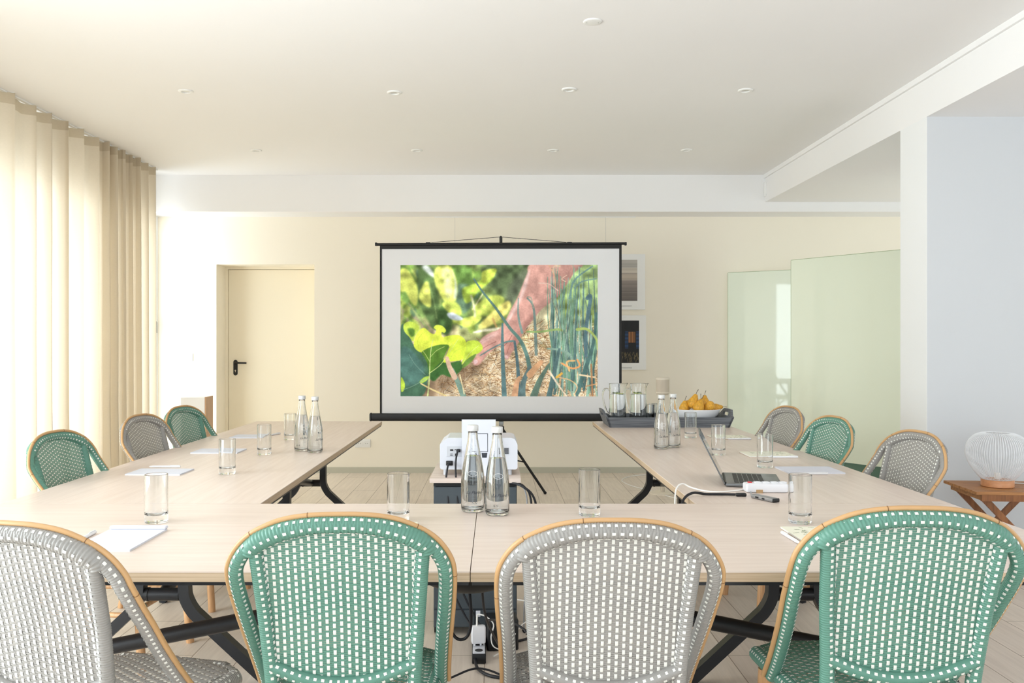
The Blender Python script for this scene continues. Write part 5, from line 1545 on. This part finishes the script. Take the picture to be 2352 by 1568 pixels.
MB().lathe([(.078, 0), (.082, .003), (.082, .036), (.079, .040), (.02, .040)], seg=48).build('lamp_base', M['lampbase'], lm, angle=40)
gp = [(.072, .040), (.085, .046), (.112, .078), (.142, .125), (.156, .168), (.157, .200), (.146, .240), (.118, .275), (.085, .291), (.060, .292)]
gp3 = spline(np.array([(r, 0, z) for r, z in gp]), 5)
NWR = 76
wm = MB()
for k in range(NWR):
    a = 2 * PI * k / NWR; ca, sa = math.cos(a), math.sin(a)
    wm.tube([(r * ca, r * sa, z) for r, _, z in gp3], .0017, 6)
wo = wm.build('wire_shade', M['wire'], lm)
MB().tube([(.060 * math.cos(a), .060 * math.sin(a), .292) for a in np.linspace(0, 2 * PI, 33)[:-1]], .002, 6, closed=True).tube([(.074 * math.cos(a), .074 * math.sin(a), .0415) for a in np.linspace(0, 2 * PI, 33)[:-1]], .002, 6, closed=True).build('shade_ring', M['wire'], lm)
MB().lathe([(.0, .0405), (.016, .0405), (.016, .075), (.0, .076)], seg=20, cap=False).build('bulb_holder', M['frame_white'], lm)
cable('white lamp lead trailing off the teak side table to the right', [(LX + .07, LY + .07, SZ + .006), (LX + .10, LY + .10, SZ + .012), (LX + .14, LY + .10, SZ + .004), (LX + .21, LY + .07, SZ + .004), (LX + .30, LY + .10, SZ + .003), (LX + .36, LY + .12, SZ - .06), (LX + .37, LY + .2, .2), (LX + .37, LY + .30, .01)], .0028, 'cable_white')

# ------------------------------------------------------------------ ceiling lights
def spot(label, px, py):
    d = F * (ZC - CZ) / (790 - py); X = (px - 1139) / F * d
    t = thing('ceiling_spotlight', label, 'spotlight', (X, d, ZC), 0, 'recessed ceiling spotlights')
    MB().lathe([(.047, 0), (.048, -.002), (.046, -.006), (.040, -.0085), (.030, -.0085), (.027, -.006), (.0265, -.0005)], seg=36, cap=False).build('bezel', M['frame_white'], t, angle=0)
    MB().lathe([(.0266, -.0012), (.012, -.0035), (0, -.004)], seg=30, cap=False).build('lens', M['lens'], t, angle=0)
rowsp = [(427, 209, 'near row, leftmost'), (906, 212, 'near row, second from the left'), (1307, 205, 'near row, third from the left'), (1712, 207, 'near row, rightmost'),
         (588, 345, 'far row, leftmost'), (957, 345, 'far row, second from the left'), (1270, 345, 'far row, third from the left'), (1577, 344, 'far row, rightmost')]
for px, py, s in rowsp: spot('small white recessed ceiling spotlight, ' + s, px, py)
d = F * (ZC - CZ) / (790 - 49); X = (1361 - 1139) / F * d
cv = thing('ceiling_cover_plate', 'round white screwed cover plate on the ceiling nearest the camera', 'cover plate', (X, d, ZC))
MB().lathe([(.046, 0), (.0465, -.002), (.044, -.0055), (.036, -.007), (0, -.007)], seg=40, cap=False).build('plate', M['frame_white'], cv, angle=0)
for s in (-1, 1): MB().lathe([(.0022, -.0078), (.0022, -.0062)], (s * .029, 0, 0), 10).build('screw', M['grey_metal'], cv)
